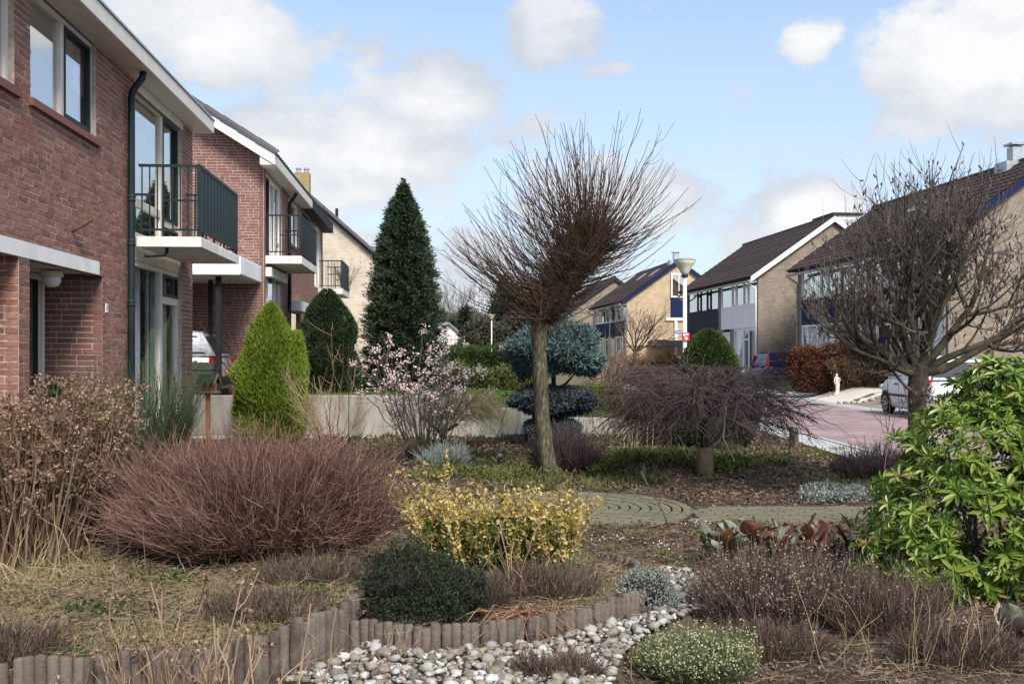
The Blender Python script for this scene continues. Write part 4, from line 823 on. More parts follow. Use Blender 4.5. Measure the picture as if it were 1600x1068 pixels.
def onhead(n, lo, hi, sp): 
    u = rng.uniform(lo, hi, n) * (len(HL) - 1); i = np.minimum(u.astype(int), len(HL) - 2); f = (u - i)[:, None]; return HL[i] * (1 - f) + HL[i + 1] * f + rng.normal(0, sp, (n, 3))
n = 330; b = onhead(n, .40, 1.0, .075); th = np.clip(rng.normal(.05, .95, n), -1.8, 1.75); dp = rng.normal(0, .45, n); d = unit(np.stack([np.sin(th), dp, np.cos(th) * .95 + .10], 1)); L = rng.uniform(.7, 1.58, n) * (1 - .04 * np.abs(th)); bend = np.stack([-.05 * np.sin(th), np.zeros(n), .06 + .36 * np.abs(np.sin(th))], 1)
P1 = arcs(n, 10, b, d, L, bend, .010)
n2 = 125; b = onhead(n2, .0, .3, .07); th = rng.uniform(-1.62, -.55, n2); rt = rng.uniform(0, 1, n2) < .16; th = np.where(rt, -th, th); dp = rng.normal(0, .5, n2); d = unit(np.stack([np.sin(th), dp, np.cos(th)], 1)); L = rng.uniform(.6, 1.5, n2); bend = np.stack([np.zeros(n2), np.zeros(n2), .12 + .22 * np.abs(np.sin(th))], 1); P2 = arcs(n2, 10, b, d, L, bend, .012)
PP = np.concatenate([P1, P2]); V, F = tubes(PP, taper(len(PP), 10, rng.uniform(.006, .0105, len(PP)), .0028), 4); s = Soup().add(V, F)
P3 = sidetwigs(PP, 700, .10, .34, 4, .5, .35, .35, .98); V, F = tubes(P3, taper(len(P3), 4, .0036, .0022), 3); s.add(V, F); s.build('long_shoots', MT['redtwig'], t, 'stuff')
n = 4600; b = onhead(n, 0, 1.0, .085); d = unit(rng.normal(0, .8, (n, 3)) + [.10, 0, .75]); P = arcs(n, 5, b, d, rng.uniform(.10, .52, n), np.stack([np.zeros(n), np.zeros(n), rng.uniform(.0, .4, n)], 1), .04); V, F = tubes(P, taper(n, 5, .0045, .002), 3); Soup().add(V, F).build('short_sprouts', MT['redtwig'], t, 'stuff')
# pruned bare tree on the right
K = .0068; x0, y0 = 1433 * K - 800 * K, 1600 * K; t = plant('pruned_tree', 'wide bare tree with mossy limbs and knobbly pruned twigs in front of white car', 'tree', x0, y0)
zf = 1.6 - (585 - 552) * K; rough_stem(t, [(.0, 0, -.05), (-.005, 0, .3), (.0, 0, .8), (.0, 0, 1.2), (.01, 0, zf), (.02, 0, zf + .12)], [.13, .105, .094, .090, .105, .09], MT['barkgreen'])
out = {}
for q, (a, e, L) in enumerate([(-2.9, .50, .68), (-2.3, .85, .74), (-1.4, .95, .78), (-.5, .85, .80), (.1, .50, .86), (.9, .95, .78), (1.9, .95, .80), (2.7, .80, .72), (3.05, 1.15, .80), (.3, 1.2, .86), (-.2, .22, .74), (3.4, .30, .60), (1.4, 1.35, .84), (-2.0, 1.3, .86), (-.9, 1.25, .84), (-2.7, .2, .5)]):
    d = (math.cos(a) * math.cos(e), math.sin(a) * math.cos(e) * .9, math.sin(e)); grow((d[0] * .08, d[1] * .08, zf - .02 + .1 * math.sin(e)), d, L, rng.uniform(.034, .050), 4, [4, 4, 3, 3], out, .30, .52, .66, .585, .085)
limbs_mesh(t, out, MT['barkgreen'], 'limbs', [0, 1]); limbs_mesh(t, out, MT['greytwig'], 'twigs', [2, 3, 4], kind='stuff')
up_ = np.array([p for p, _, _ in out[4]]); Q = sidetwigs(up_, 2000, .10, .32, 4, .45, .5, .2, 1); V, F = tubes(Q, taper(len(Q), 4, .0032, .0018), 3); part(t, 'fine_twigs', V, F, MT['greytwig'], 'stuff'); tips = np.array([p[-1] for p, _, _ in out[4]]); n = len(tips); P = arcs(n, 3, tips - [0, 0, .01], unit(rng.normal(0, .3, (n, 3)) + [0, 0, .8]), rng.uniform(.03, .07, n), np.zeros((n, 3))); V, F = tubes(P, np.broadcast_to(np.array([.006, .010, .004]), (n, 3)), 4); Soup().add(V, F).build('pruning_knobs', MT['greytwig'], t, 'stuff')
# weeping dome (bare, purple) in the bank
x0, y0 = G(1105, 742, .10); t = plant('weeping_maple', 'low weeping dome tree of tangled bare purple twigs on a mossy short trunk', 'tree', x0, y0); K = y0 / 1600
stem(t, [(-.05, 0, -.05), (-.03, 0, .12), (-.03, 0, .34)], [.13, .11, .085], mat('graft_stone', (.13, .10, .07), .9, 9, .4, .6, 40), 'stump', 12); stem(t, [(-.03, 0, .33), (.0, 0, .6), (.03, 0, .82), (.02, 0, .98)], [.062, .055, .062, .045], MT['barkgreen'], 'trunk', 10)
n = 46; a = rng.uniform(0, 2 * np.pi, n); d = unit(np.stack([np.cos(a), np.sin(a) * .9, rng.uniform(.25, 1.1, n)], 1)); L = rng.uniform(.6, 1.35, n); P = arcs(n, 8, np.tile([0, 0, .85], (n, 1)) + rng.normal(0, .04, (n, 3)), d, L, np.stack([np.cos(a) * .15, np.sin(a) * .15, -rng.uniform(.3, .75, n)], 1), .03); s = Soup(); V, F = tubes(P, taper(n, 8, .022, .006), 6); s.add(V, F); s.build('limbs', MT['greytwig'], t, smooth=True)
Q = sidetwigs(P, 900, .25, .70, 6, .7, -.22, .2, 1.0); Q = Q[~((np.hypot(Q[:, -1, 0], Q[:, -1, 1]) < .95) & (Q[:, :, 2].min(1) < .66))]; V, F = tubes(Q, taper(len(Q), 6, .0052, .0024), 3); s = Soup().add(V, F)
Q2 = sidetwigs(Q, 5600, .10, .40, 5, .55, -.12, .2, 1.0); keep = (np.hypot(Q2[:, -1, 0], Q2[:, -1, 1]) < 1.46) & (Q2[:, :, 2].min(1) > .30) & (Q2[:, :, 2].max(1) < 1.36) & ~((np.hypot(Q2[:, -1, 0], Q2[:, -1, 1]) < .95) & (Q2[:, :, 2].min(1) < .66)); Q2 = Q2[keep]; V, F = tubes(Q2, taper(len(Q2), 5, .0038, .0018), 3); s.add(V, F); s.build('twigs', MT['purpletwig'], t, 'stuff')
# tall fir behind the wall
K = .016; x0, y0 = (630 - 800) * K, 1600 * K; t = plant('fir_tree', 'tall dense dark green fir standing behind the retaining wall', 'tree', x0, y0, z=.58)
stem(t, [(0, 0, -.1), (0, 0, 2.5), (0, 0, 5.0), (0, 0, 5.28)], [.14, .09, .03, .012], MT['barkgreen']); prof = [(0, .92), (.15, 1.02), (.35, .97), (.5, .86), (.65, .71), (.78, .54), (.87, .38), (.93, .21), (.97, .08), (1, .02)]; Hh = 5.05
nb = 1900; zz = rng.uniform(0, 1, nb) ** 1.05; r = np.interp(zz, *zip(*prof)) * rng.uniform(.78, 1.10, nb); a = rng.uniform(0, 2 * np.pi, nb); tip = np.stack([np.cos(a) * r, np.sin(a) * r, zz * Hh + .12], 1); root = tip * [.35, .35, 1] - np.stack([np.zeros(nb), np.zeros(nb), .10 * r], 1); s = Soup()
nn = 40; u = rng.uniform(.30, 1.0, (nb, nn)); pos = root[:, None] * (1 - u[..., None]) + tip[:, None] * u[..., None] + rng.normal(0, .035, (nb, nn, 3)); bd = unit(tip - root)[:, None] + rng.normal(0, .55, (nb, nn, 3)) + [0, 0, .22]; V, F = leaves(pos.reshape(-1, 3), bd.reshape(-1, 3), rng.uniform(.07, .15, nb * nn), .028); part(t, 'needles', V, F, MT['fir'], 'stuff')
P = np.stack([root, (root + tip) / 2 - [0, 0, .02], tip], 1); V, F = tubes(P, taper(nb, 3, .012, .004), 3); part(t, 'branches', V, F, MT['barkgreen'], 'stuff'); lathe(s, [(np.interp(z, *zip(*prof)) * .55 + .002, z * Hh) for z in np.linspace(0, .97, 10)], 0, 0, 12); s.build('dark_core', MT['core'], t, smooth=True)
n = 500; z = rng.uniform(4.9, 5.42, n); a = rng.uniform(0, 6.28, n); rr = (5.46 - z) * .22 * rng.uniform(.2, 1, n); V, F = leaves(np.stack([np.cos(a) * rr * .2, np.sin(a) * rr * .2, z - .04], 1), np.stack([np.cos(a), np.sin(a), np.full(n, .5)], 1), .09, .015); part(t, 'leader', V, F, MT['fir'], 'stuff')
# dark thuja by the second house, lime thuja in front of the wall
x0, y0 = (512 - 800) * .0152, 1600 * .0152; t = plant('dark_thuja', 'broad dark green clipped conifer under the second balcony', 'conifer', x0, y0, z=.6)
prof_foliage(t, MT['darkthuja'], 2.5, [(0, .74), (.3, .84), (.6, .72), (.82, .45), (.95, .18), (1, .06)], 26000, .085, .03, 4, up=.9, amp=.16, freq=3); stem(t, [(0, 0, -.1), (0, 0, 1.8)], [.07, .02], MT['barkgreen'])
x0, y0 = (423 - 800) * .0117, 1600 * .0117; t = plant('lime_thuja', 'bright lime green pointed conifer in front of the concrete wall', 'conifer', x0, y0)
prof_foliage(t, MT['lime'], 2.46, [(0, .55), (.2, .62), (.5, .60), (.72, .44), (.86, .26), (.95, .12), (1, .03)], 30000, .085, .026, 9, up=1.5, amp=.13, freq=4, rand=.35); stem(t, [(0, 0, -.1), (0, 0, 1.8)], [.07, .02], MT['barkgreen'])
n = 2600; a = rng.normal(.2, .35, n); zz = rng.uniform(.7, 1.95, n); rr = np.interp(zz / 2.46, *zip(*[(0, .55), (.5, .66), (.80, .52), (.86, .1)])) * rng.uniform(.8, 1.06, n); V, F = leaves(np.stack([np.cos(a) * rr, np.sin(a) * rr * .6, zz], 1), np.stack([np.cos(a) * .6, np.sin(a), np.full(n, 1.6)], 1) + rng.normal(0, .3, (n, 3)), .09, .026); part(t, 'side_leader', V, F, MT['lime'], 'stuff')
# cloud-pruned blue juniper
x0, y0 = (862 - 800) * .0109, 1600 * .0109; K = .0109; t = plant('cloud_juniper', 'blue-grey cloud-pruned juniper with a large ball above a flat lower tier', 'conifer', x0, y0)
stem(t, [(.0, 0, -.05), (.02, 0, .4), (-.02, 0, .75), (.03, 0, 1.05), (.05, 0, 1.6)], [.07, .06, .05, .045, .02], MT['barkgreen']); stem(t, [(0, 0, .95), (.25, 0, 1.1), (.42, .0, 1.3)], [.03, .025, .01], MT['barkgreen'], 'limb', 6); stem(t, [(-.02, 0, .95), (-.22, .03, 1.12), (-.4, .0, 1.3)], [.03, .025, .01], MT['barkgreen'], 'limb', 6)
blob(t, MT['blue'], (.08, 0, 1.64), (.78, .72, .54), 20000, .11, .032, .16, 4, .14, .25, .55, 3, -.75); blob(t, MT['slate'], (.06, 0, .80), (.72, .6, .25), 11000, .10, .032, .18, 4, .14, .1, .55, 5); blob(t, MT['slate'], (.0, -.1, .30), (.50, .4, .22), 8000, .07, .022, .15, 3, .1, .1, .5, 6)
# dark evergreen mound behind the weeping dome; round clipped dome by the street
x0, y0 = (1088 - 800) * .0099, 1600 * .0099; t = plant('evergreen_mound', 'black-green evergreen mound under the weeping bare tree', 'shrub', x0, y0); blob(t, MT['darkever'], (0, 0, .34), (.86, .6, .58), 24000, .05, .022, .15, 4, .12, .2, .6, 11, -.6)
x0, y0 = (1107 - 800) * .0142, 1600 * .0142; t = plant('clipped_dome', 'rounded clipped green conifer dome in front of the street lamp', 'conifer', x0, y0, z=0); prof_foliage(t, MT['hedge'], 2.12, [(0, .62), (.35, .66), (.6, .63), (.78, .50), (.9, .34), (.97, .16), (1, .04)], 24000, .08, .028, 14, up=.9, amp=.05, freq=3)
stem(t, [(0, 0, -.1), (0, 0, 1.6)], [.07, .02], MT['barkgreen'])
# hedges of the neighbouring garden
def hedge(name, label, x0, y0, lx, ly, h, m, n, z, L=.08, Wd=.035, rz=0, jit=.05, rag=.06):
    t = thing(name, label, 'hedge', (x0, y0, z), rz); f = rng.integers(0, 5, n); f = np.where(rng.uniform(0, 1, n) < .42, 0, f); P = rng.uniform(0, 1, (n, 3)); out_ = np.zeros((n, 3))
    for q, (ax, v, nd) in enumerate(((1, 0, (0, -1, .3)), (1, 1, (0, 1, .3)), (0, 0, (-1, 0, .3)), (0, 1, (1, 0, .3)), (2, 1, (0, 0, 1)))): P[f == q, ax] = v; out_[f == q] = nd
    P = P * [lx, ly, h] - [lx / 2, ly / 2, 0]; bul = rag * (np.sin(P[:, 0] * 4.1) + np.sin(P[:, 2] * 5.3 + P[:, 0] * 2.2) + .7 * np.sin(P[:, 0] * 11 + P[:, 2] * 7)); P = P + out_ * bul[:, None] + rng.normal(0, jit, (n, 3)); V, F = leaves(P, out_ + [0, 0, .3] + rng.normal(0, .7, (n, 3)), L * rng.uniform(.6, 1.3, n), Wd); part(t, 'foliage', V, F, m, 'stuff')
    s = Soup(); s.box(-lx / 2 + .1, lx / 2 - .1, -ly / 2 + .1, ly / 2 - .1, -.1, h - .12); s.build('dark_core', MT['core'], t); return t
hedge('thuja_hedge', 'tall dark green clipped hedge across the neighbouring garden', -.55, 34, 3.2, .9, 1.42, MT['hedge'], 16000, .35); hedge('low_hedge', 'low olive green hedge in front of the tall dark hedge', -.50, 27.2, 2.6, .9, .72, MT['oliveh'], 12000, .42, rag=.09)
hedge('boxwood_hedge', 'short trimmed green hedge beside the blue juniper ball', 1.95, 23.5, 1.05, .8, .62, MT['oliveh'], 8000, .16, rag=.08)
hedge('beech_hedge', 'russet beech hedge keeping its dead leaves before navy windows', 11.55, 36.9, 2.6, .9, 1.42, MT['beech'], 14000, .30, .09, .055, rad(3), .07, .11); hedge('beech_hedge', 'tan brown loose hedge behind the garden statue', 12.55, 36.3, 2.0, .9, 1.02, MT['beechpale'], 11000, .30, .09, .05, rad(3), .09, .12)
hedge('garden_hedge', 'pale bare brown hedge along the far yellow brick house', 8.8, 62, 5.2, 1.2, 1.1, MT['beechpale'], 9000, .1, .16, .07, 0, .12, .2)
hedge('clipped_mound', 'grey-brown clipped hedge mound beside the far road', 6.6, 52, 3.0, 1.2, .75, MT['greytwig'], 6000, .05, .12, .05, 0, .08, .12)
# viburnum with pink blossom
x0, y0 = G(668, 722); t = plant('flowering_viburnum', 'bare upright shrub dotted with pale pink blossom clusters', 'shrub', x0, y0); n = 34; a = rng.uniform(0, 6.28, n); d = unit(np.stack([np.cos(a) * .45, np.sin(a) * .38, rng.uniform(.8, 1.6, n)], 1)); P = arcs(n, 8, np.stack([np.cos(a) * .16, np.sin(a) * .12, np.zeros(n)], 1), d, rng.uniform(1.0, 1.68, n), rng.normal(0, .10, (n, 3)), .022); V, F = tubes(P, taper(n, 8, .014, .005), 6); part(t, 'stems', V, F, MT['greytwig'], None, True)
Q = sidetwigs(P, 330, .15, .5, 5, .8, .2, .35, 1); V, F = tubes(Q, taper(len(Q), 5, .005, .0022), 3); part(t, 'twigs', V, F, MT['greytwig'], 'stuff')
tips = Q[:, -1][rng.permutation(len(Q))[:230]]; pr = np.interp(tips[:, 2], [.3, 1.7], [.25, 1]); tips = tips[rng.uniform(0, 1, len(tips)) < pr]; pos = np.repeat(tips, 14, 0) + rng.normal(0, .022, (len(tips) * 14, 3)) * 1.3; V, F = leaves(pos, rng.normal(0, 1, pos.shape), .034, .030); part(t, 'blossom', V, F, MT['pink'], 'stuff')
# yellowish weeping bonsai-like shrub beside it
x0, y0 = G(692, 700); t = plant('gnarled_shrub', 'gnarled small tree with fine drooping olive twigs beside the viburnum', 'shrub', x0, y0); stem(t, [(0, 0, -.03), (.02, 0, .15), (-.03, 0, .28), (.06, 0, .40)], [.06, .05, .06, .03], MT['barkgreen']); stem(t, [(-.02, 0, .25), (-.2, 0, .40), (-.3, .05, .5)], [.04, .03, .015], MT['barkgreen'], 'limb', 6); stem(t, [(.02, 0, .27), (.26, 0, .42), (.45, .05, .62)], [.035, .03, .015], MT['barkgreen'], 'limb', 6)
n = 2200; b = np.stack([rng.uniform(-.4, .8, n), rng.normal(0, .18, n), rng.uniform(.5, .95, n)], 1); d = unit(np.stack([rng.normal(.35, .5, n), rng.normal(0, .4, n), rng.uniform(-.2, .6, n)], 1)); P = arcs(n, 5, b, d, rng.uniform(.15, .45, n), np.tile([.1, 0, -.6], (n, 1)), .03); V, F = tubes(P, taper(n, 5, .0025, .0015), 3); part(t, 'twigs', V, F, mat('olive_twig', [(.10, .09, .045), (.17, .15, .08), (.23, .20, .11)], .9), 'stuff')
# bare suckering shrub left of it
x0, y0 = G(520, 700); t = plant('bare_shrub', 'bare spindly tan shrub with upright shoots before the wall', 'shrub', x0, y0); n = 26; a = rng.uniform(0, 6.28, n); d = unit(np.stack([np.cos(a) * .45, np.sin(a) * .3, rng.uniform(.8, 1.5, n)], 1)); P = arcs(n, 8, np.stack([np.cos(a) * .15, np.sin(a) * .1, np.zeros(n)], 1), d, rng.uniform(.7, 1.45, n), rng.normal(0, .12, (n, 3)), .02); V, F = tubes(P, taper(n, 8, .010, .004), 5); part(t, 'stems', V, F, MT['tan'], None, True); Q = sidetwigs(P, 200, .15, .5, 5, .8, .2); V, F = tubes(Q, taper(len(Q), 5, .004, .002), 3); part(t, 'twigs', V, F, MT['tan'], 'stuff')
# big wine-brown spirea
x0, y0 = -1.74, 6.95; t = plant('spirea_bush', 'big rounded bush of fine leafless wine-brown twigs above the mossy bed', 'shrub', x0, y0); n = 4600; a = rng.uniform(0, 6.28, n); sp = rng.uniform(0, 1, n) ** .6 * 1.42; d = np.stack([np.cos(a) * np.sin(sp) * 1.05, np.sin(a) * np.sin(sp) * .72, np.cos(sp)], 1); L = rng.uniform(.55, 1.03, n) / np.sqrt((np.sin(sp) / .80) ** 2 + (np.cos(sp) / .80) ** 2); bend = np.stack([np.cos(a) * .02, np.sin(a) * .02, .16 * sp - .05], 1); P = arcs(n, 7, np.stack([np.cos(a) * rng.uniform(0, .40, n), np.sin(a) * rng.uniform(0, .30, n), np.full(n, -.02)], 1), d, L, bend, .022); s = Soup(); V, F = tubes(P, taper(n, 7, rng.uniform(.0022, .005, n), .0014), 3); s.add(V, F); Q = sidetwigs(P, 30000, .05, .22, 4, .55, .12, .3, 1.0); V, F = tubes(Q, taper(len(Q), 4, .0021, .0012), 3); s.add(V, F); s.build('twigs', MT['winetwig'], t, 'stuff')
n = 60; a = rng.uniform(0, 6.28, n); stems = arcs(n, 6, np.stack([np.cos(a) * .3, np.sin(a) * .22, np.zeros(n)], 1), unit(np.stack([np.cos(a) * .5, np.sin(a) * .4, np.ones(n)], 1)), np.full(n, .5), np.zeros((n, 3)), .02); V, F = tubes(stems, taper(n, 6, .010, .004), 5); part(t, 'stems', V, F, MT['purpletwig'])
# hydrangea with dried heads, against the house
x0, y0 = -3.30, 6.85; t = plant('hydrangea_bush', 'dense tan hydrangea stalks topped with dried brown flower heads', 'shrub', x0, y0); n = 270; u = rng.uniform(-1, 1, n); b = np.stack([u * .42, rng.normal(0, .22, n), np.full(n, -.02)], 1); d = unit(np.stack([u * .20 + rng.normal(0, .10, n), rng.normal(-.04, .16, n), np.ones(n)], 1)); P = arcs(n, 6, b, d, rng.uniform(.58, 1.12, n), rng.normal(0, .05, (n, 3)), .012); V, F = tubes(P, taper(n, 6, .0065, .004), 5); part(t, 'stalks', V, F, MT['hydr'], 'stuff')
Q = sidetwigs(P, 420, .08, .26, 4, .55, .25, .3, .95); V, F = tubes(Q, taper(len(Q), 4, .0035, .0022), 3); part(t, 'side_shoots', V, F, MT['hydr'], 'stuff'); hd = np.concatenate([P[:, -1], Q[rng.permutation(len(Q))[:150], -1]]); m_ = 46; nh = len(hd); rr = rng.uniform(.035, .080, nh); dd = dirs(nh * m_, -.5, 1); pos = np.repeat(hd, m_, 0) + dd * np.repeat(rr, m_)[:, None] * [1, 1, .7]; V, F = leaves(pos, dd * .4 + rng.normal(0, 1, dd.shape), rng.uniform(.016, .032, len(dd)), rng.uniform(.013, .024, len(dd))); part(t, 'dried_heads', V, F, MT['husk'], 'stuff')
q = rng.permutation(len(P))[:200]; pos = np.concatenate([P[q, 3], P[q, 4]]); V, F = leaves(pos, rng.normal(0, 1, pos.shape) - [0, 0, .5], rng.uniform(.04, .08, len(pos)), .03, six=True); part(t, 'withered_leaves', V, F, MT['husk'], 'stuff')
# broom by the corner window
x0, y0 = (225 - 800) * .0066, 1600 * .0066; t = plant('broom_shrub', 'dark green wispy broom growing before the tall corner window', 'shrub', x0, y0); n = 260; a = rng.uniform(0, 6.28, n); d = unit(np.stack([np.cos(a) * .34 - .02, np.sin(a) * .22 - .05, rng.uniform(.8, 1.3, n)], 1)); P = arcs(n, 7, np.stack([np.cos(a) * .10, np.sin(a) * .08, np.zeros(n)], 1), d, rng.uniform(.6, 1.55, n), np.stack([np.cos(a) * .08, np.sin(a) * .05, np.zeros(n)], 1), .012); s = Soup(); V, F = tubes(P, taper(n, 7, .005, .0018), 3); s.add(V, F); Q = sidetwigs(P, 2400, .12, .45, 4, .30, .25, .2, .95); V, F = tubes(Q, taper(len(Q), 4, .0024, .0013), 3); s.add(V, F); s.build('shoots', MT['broom'], t, 'stuff')
# dark-leaved rhododendron sprigs at the porch
for q, (px, py) in enumerate(((53, 618), (90, 622))):
    k = .0060; x0, y0 = (px - 800) * k, 1600 * k; t = plant('rhododendron', ['dark glossy leafy shrub at the porch pier', 'dark glossy leafy shrub in front of the porch door'][q], 'shrub', x0, y0); zt = 1.6 - (py - 552) * k; stem(t, [(0, 0, 0), (.02, 0, zt * .6), (0, 0, zt)], [.012, .01, .006], MT['barkgreen'], 'stem', 6); n = 70; b = rng.normal(0, .06, (n, 3)) + [0, 0, zt]; V, F = leaves(b, np.stack([rng.normal(0, 1, n), rng.normal(0, 1, n), rng.uniform(.0, .8, n)], 1), .10, .032, six=True); part(t, 'foliage', V, F, MT['darkthuja'], 'stuff')

# ------------------------------------------------------------------ nearer, smaller plants
# golden variegated euonymus
x0, y0 = -.10, 6.75; t = plant('golden_shrub', 'golden yellow variegated leafy shrub in the palisade bed', 'shrub', x0, y0); n = 150; a = rng.uniform(0, 6.28, n); u = rng.uniform(-.46, .48, n); b = np.stack([u, rng.normal(0, .12, n), np.zeros(n)], 1); d = unit(np.stack([rng.normal(0, .30, n) + u * .25, rng.normal(-.05, .25, n), np.ones(n)], 1)); L = rng.uniform(.30, .56, n) * np.where(np.abs(u + .42) < .14, 1.25, 1); P = arcs(n, 6, b, d, L, rng.normal(0, .06, (n, 3)), .02); V, F = tubes(P, taper(n, 6, .0045, .0018), 4); part(t, 'stems', V, F, MT['tan'], 'stuff')
m_ = 46; tt = rng.uniform(.22, 1.02, (n, m_)) * 5; i = np.minimum(tt.astype(int), 4); f = (tt - i)[..., None]; Pq = P[np.arange(n)[:, None], i] * (1 - f) + P[np.arange(n)[:, None], i + 1] * f; pos = (Pq + rng.normal(0, .016, Pq.shape)).reshape(-1, 3); V, F = leaves(pos, rng.normal(0, 1, pos.shape) + [0, -.2, .45], rng.uniform(.022, .042, len(pos)), rng.uniform(.014, .024, len(pos)), six=True); part(t, 'foliage', V, F, MT['gold'], 'stuff'); n = 2600; b = np.stack([rng.uniform(-.48, .5, n), rng.normal(0, .14, n), rng.uniform(.02, .34, n)], 1); V, F = leaves(b, rng.normal(0, 1, (n, 3)) + [0, -.2, .3], .034, .020, six=True); part(t, 'inner_leaves', V, F, MT['hedge'], 'stuff')
# dark juniper ball at the palisade
x0, y0 = -.50, 5.72; t = plant('dark_juniper', 'low black-green needle bush bulging over the palisade posts', 'shrub', x0, y0); blob(t, MT['darkever'], (-.08, .0, .13), (.26, .24, .21), 13000, .030, .009, .40, 6, .30, .5, .85, 21, -.5); blob(t, MT['darkever'], (.16, -.02, .10), (.22, .20, .17), 9000, .030, .009, .40, 6, .30, .5, .85, 22, -.5); blob(t, MT['darkever'], (-.02, -.16, .06), (.30, .16, .16), 6500, .028, .009, .40, 6, .3, .4, .85, 23, -.5, corem=False)
# pieris
x0, y0 = 3.06, 6.85; t = plant('pieris_bush', 'large glossy green pieris with leaf whorls and drooping pink racemes', 'shrub', x0, y0)
def whorl(seed):
    r = np.random.default_rng(seed); n = 11; a = np.arange(n) * 2.4 + r.uniform(0, 1, n) * .5; el = r.uniform(-.25, .75, n); d = np.stack([np.cos(a) * np.cos(el), np.sin(a) * np.cos(el), np.sin(el)], 1); V, F = leaves(d * .004, d, r.uniform(.062, .098, n), r.uniform(.019, .026, n), fold=.22, roll=np.array([0, 0, 1.]), six=True); m = mesh_np('leaf_whorl', V, [F]); m.materials.append(MT['pieris']); return m
WH = [whorl(q) for q in range(6)]; lob = [((-.06, -.05, .50), (.56, .52, .50)), ((.10, .0, .92), (.50, .45, .44)), ((-.30, -.10, .28), (.46, .42, .28)), ((.20, 0, 1.30), (.27, .27, .27)), ((.62, -.1, .5), (.6, .5, .52)), ((.72, .0, 1.0), (.46, .4, .36))]
wp = []
for q in range(14000):
    c, R = lob[random.randrange(6)]; d = dirs(1)[0]; r = 1.04 - abs(random.gauss(0, .20)) + max(0, random.gauss(0, .07)); p = np.array(c) + d * R * r
    if p[2] < .04 or math.sin(p[0] * 13 + 1) + math.sin(p[2] * 11) + math.sin(p[1] * 9 + p[2] * 5) < -1.75: continue
    if any(sum(((p[j] - cc[j]) / RR[j]) ** 2 for j in range(3)) < .52 for cc, RR in lob): continue
    if all((p[0] - a[0]) ** 2 + (p[1] - a[1]) ** 2 + (p[2] - a[2]) ** 2 > .0040 for a, _ in wp[-500:]): wp.append((p, d))
    if len(wp) >= 1500: break
wp.sort(key=lambda w: w[0][1] + .5 * max(0, w[0][0] - .5)); rest = Soup()
for q, (p, d) in enumerate(wp):
    nd = Vector(unit(np.array(d) * .8 + [0, -.12, .55] + rng.normal(0, .22, 3))); e = nd.to_track_quat('Z', 'Y'); sc = random.choice([.5, .65, .8, .95, 1.1, 1.3]); m = random.choice(WH)
    if q < 300:
        o = link('leaf_whorl', m, None, t); o.location = p; o.rotation_mode = 'QUATERNION'; o.rotation_quaternion = e @ Matrix.Rotation(random.uniform(0, 6), 3, 'Z').to_quaternion(); o.scale = (sc, sc, sc)
    else:
        Rm = np.array(e.to_matrix()); co = np.empty(len(m.vertices) * 3); m.vertices.foreach_get('co', co); rest.add(co.reshape(-1, 3) @ Rm.T * sc + p, np.array([pp.vertices for pp in m.polygons]))
rest.build('leaves', MT['pieris'], t, 'stuff')
out = {}
for q in range(9):
    a = q * .7; grow((.1 + .05 * math.cos(a), .05 * math.sin(a), 0), unit(np.array([math.cos(a) * .7, math.sin(a) * .5, 1.0])), .55, .02, 2, [4, 4], out, .2, .6, .65, .6)
limbs_mesh(t, out, MT['greytwig'], 'stems', [0, 1, 2], (6, 4, 3), 'stuff')
sel = [w for w in wp if w[0][2] > .55 or w[0][0] < -.35]; sel = [sel[i] for i in rng.permutation(len(sel))[:95]]; s = Soup()
for p, d in sel:
    for _ in range(4):
        dd = unit(np.array(d) * .5 + rng.normal(0, .5, 3) + [0, -.1, .4]); P = arcs(1, 5, p[None], dd[None], np.array([rng.uniform(.05, .10)]), np.array([[0, 0, -.5]])); V, F = tubes(P, np.full((1, 5), .0012), 3); s.add(V, F); bd = P[0][rng.integers(1, 5, 18)] + rng.normal(0, .004, (18, 3)); V, F = leaves(bd, rng.normal(0, 1, (18, 3)), .007, .006); s.add(V, F)
s.build('racemes', MT['raceme'], t, 'stuff')
# bergenias: every leaf its own
def berg_leaf(seed, m):
    r = np.random.default_rng(seed); L, Wd = 1.0, r.uniform(.62, .78); cup = r.uniform(.05, .28); curl = r.uniform(-.1, .35); V = []
    for a in range(6):
        tt = a / 5; w = Wd * .5 * math.sin(math.pi * min(1, .10 + tt * .86)) ** .7 * (1 if a < 5 else .35)
        for b in range(5):
            v = (b - 2) / 2; V.append((v * w, tt * L, cup * (v * v) * Wd * .8 - curl * tt * tt * .5 + .02 * math.sin(a * 2.1 + b * 3)))
    me = mesh_np('leaf', V, [[(a * 5 + b, a * 5 + b + 1, a * 5 + b + 6, a * 5 + b + 5) for a in range(5) for b in range(4)]], True); me.materials.append(m); return me
BL = [berg_leaf(q, MT[m]) for q, m in enumerate(['bergr', 'bergg', 'bergg', 'bergr', 'bergg', 'bergr', 'bergg', 'bergp'])]
def bergenia(label, x, y, n, size, pal, spread=.12, lift=.10):
    t = plant('bergenia', label, 'plant', x, y, 'bergenia clumps')
    for q in range(n):
        a = random.uniform(0, 6.28); r = spread * random.uniform(.1, 1); sc = size * random.uniform(.7, 1.25); el = random.uniform(.35, 1.25); o = link('leaf', BL[random.choice(pal)], None, t); z = random.uniform(.3, 1) * lift
        o.location = (r * math.cos(a), r * math.sin(a) * .7, z); o.rotation_euler = (el, random.gauss(0, .35), a - math.pi / 2 + random.gauss(0, .4)); o.scale = (sc, sc, sc)
        if q % 2 == 0:
            s = Soup(); s.tube([(0, 0, -.01), o.location * .6, o.location], .004, 5); s.build('leaf_stalk', MT['bergr'], t)
    return t
wh = ['nearest the snowdrops', 'beside the heath tips', 'with grey leaves folded over red ones', 'below the single bare whip', 'at the foot of the sword-leaved plant', 'tucked against the pieris']
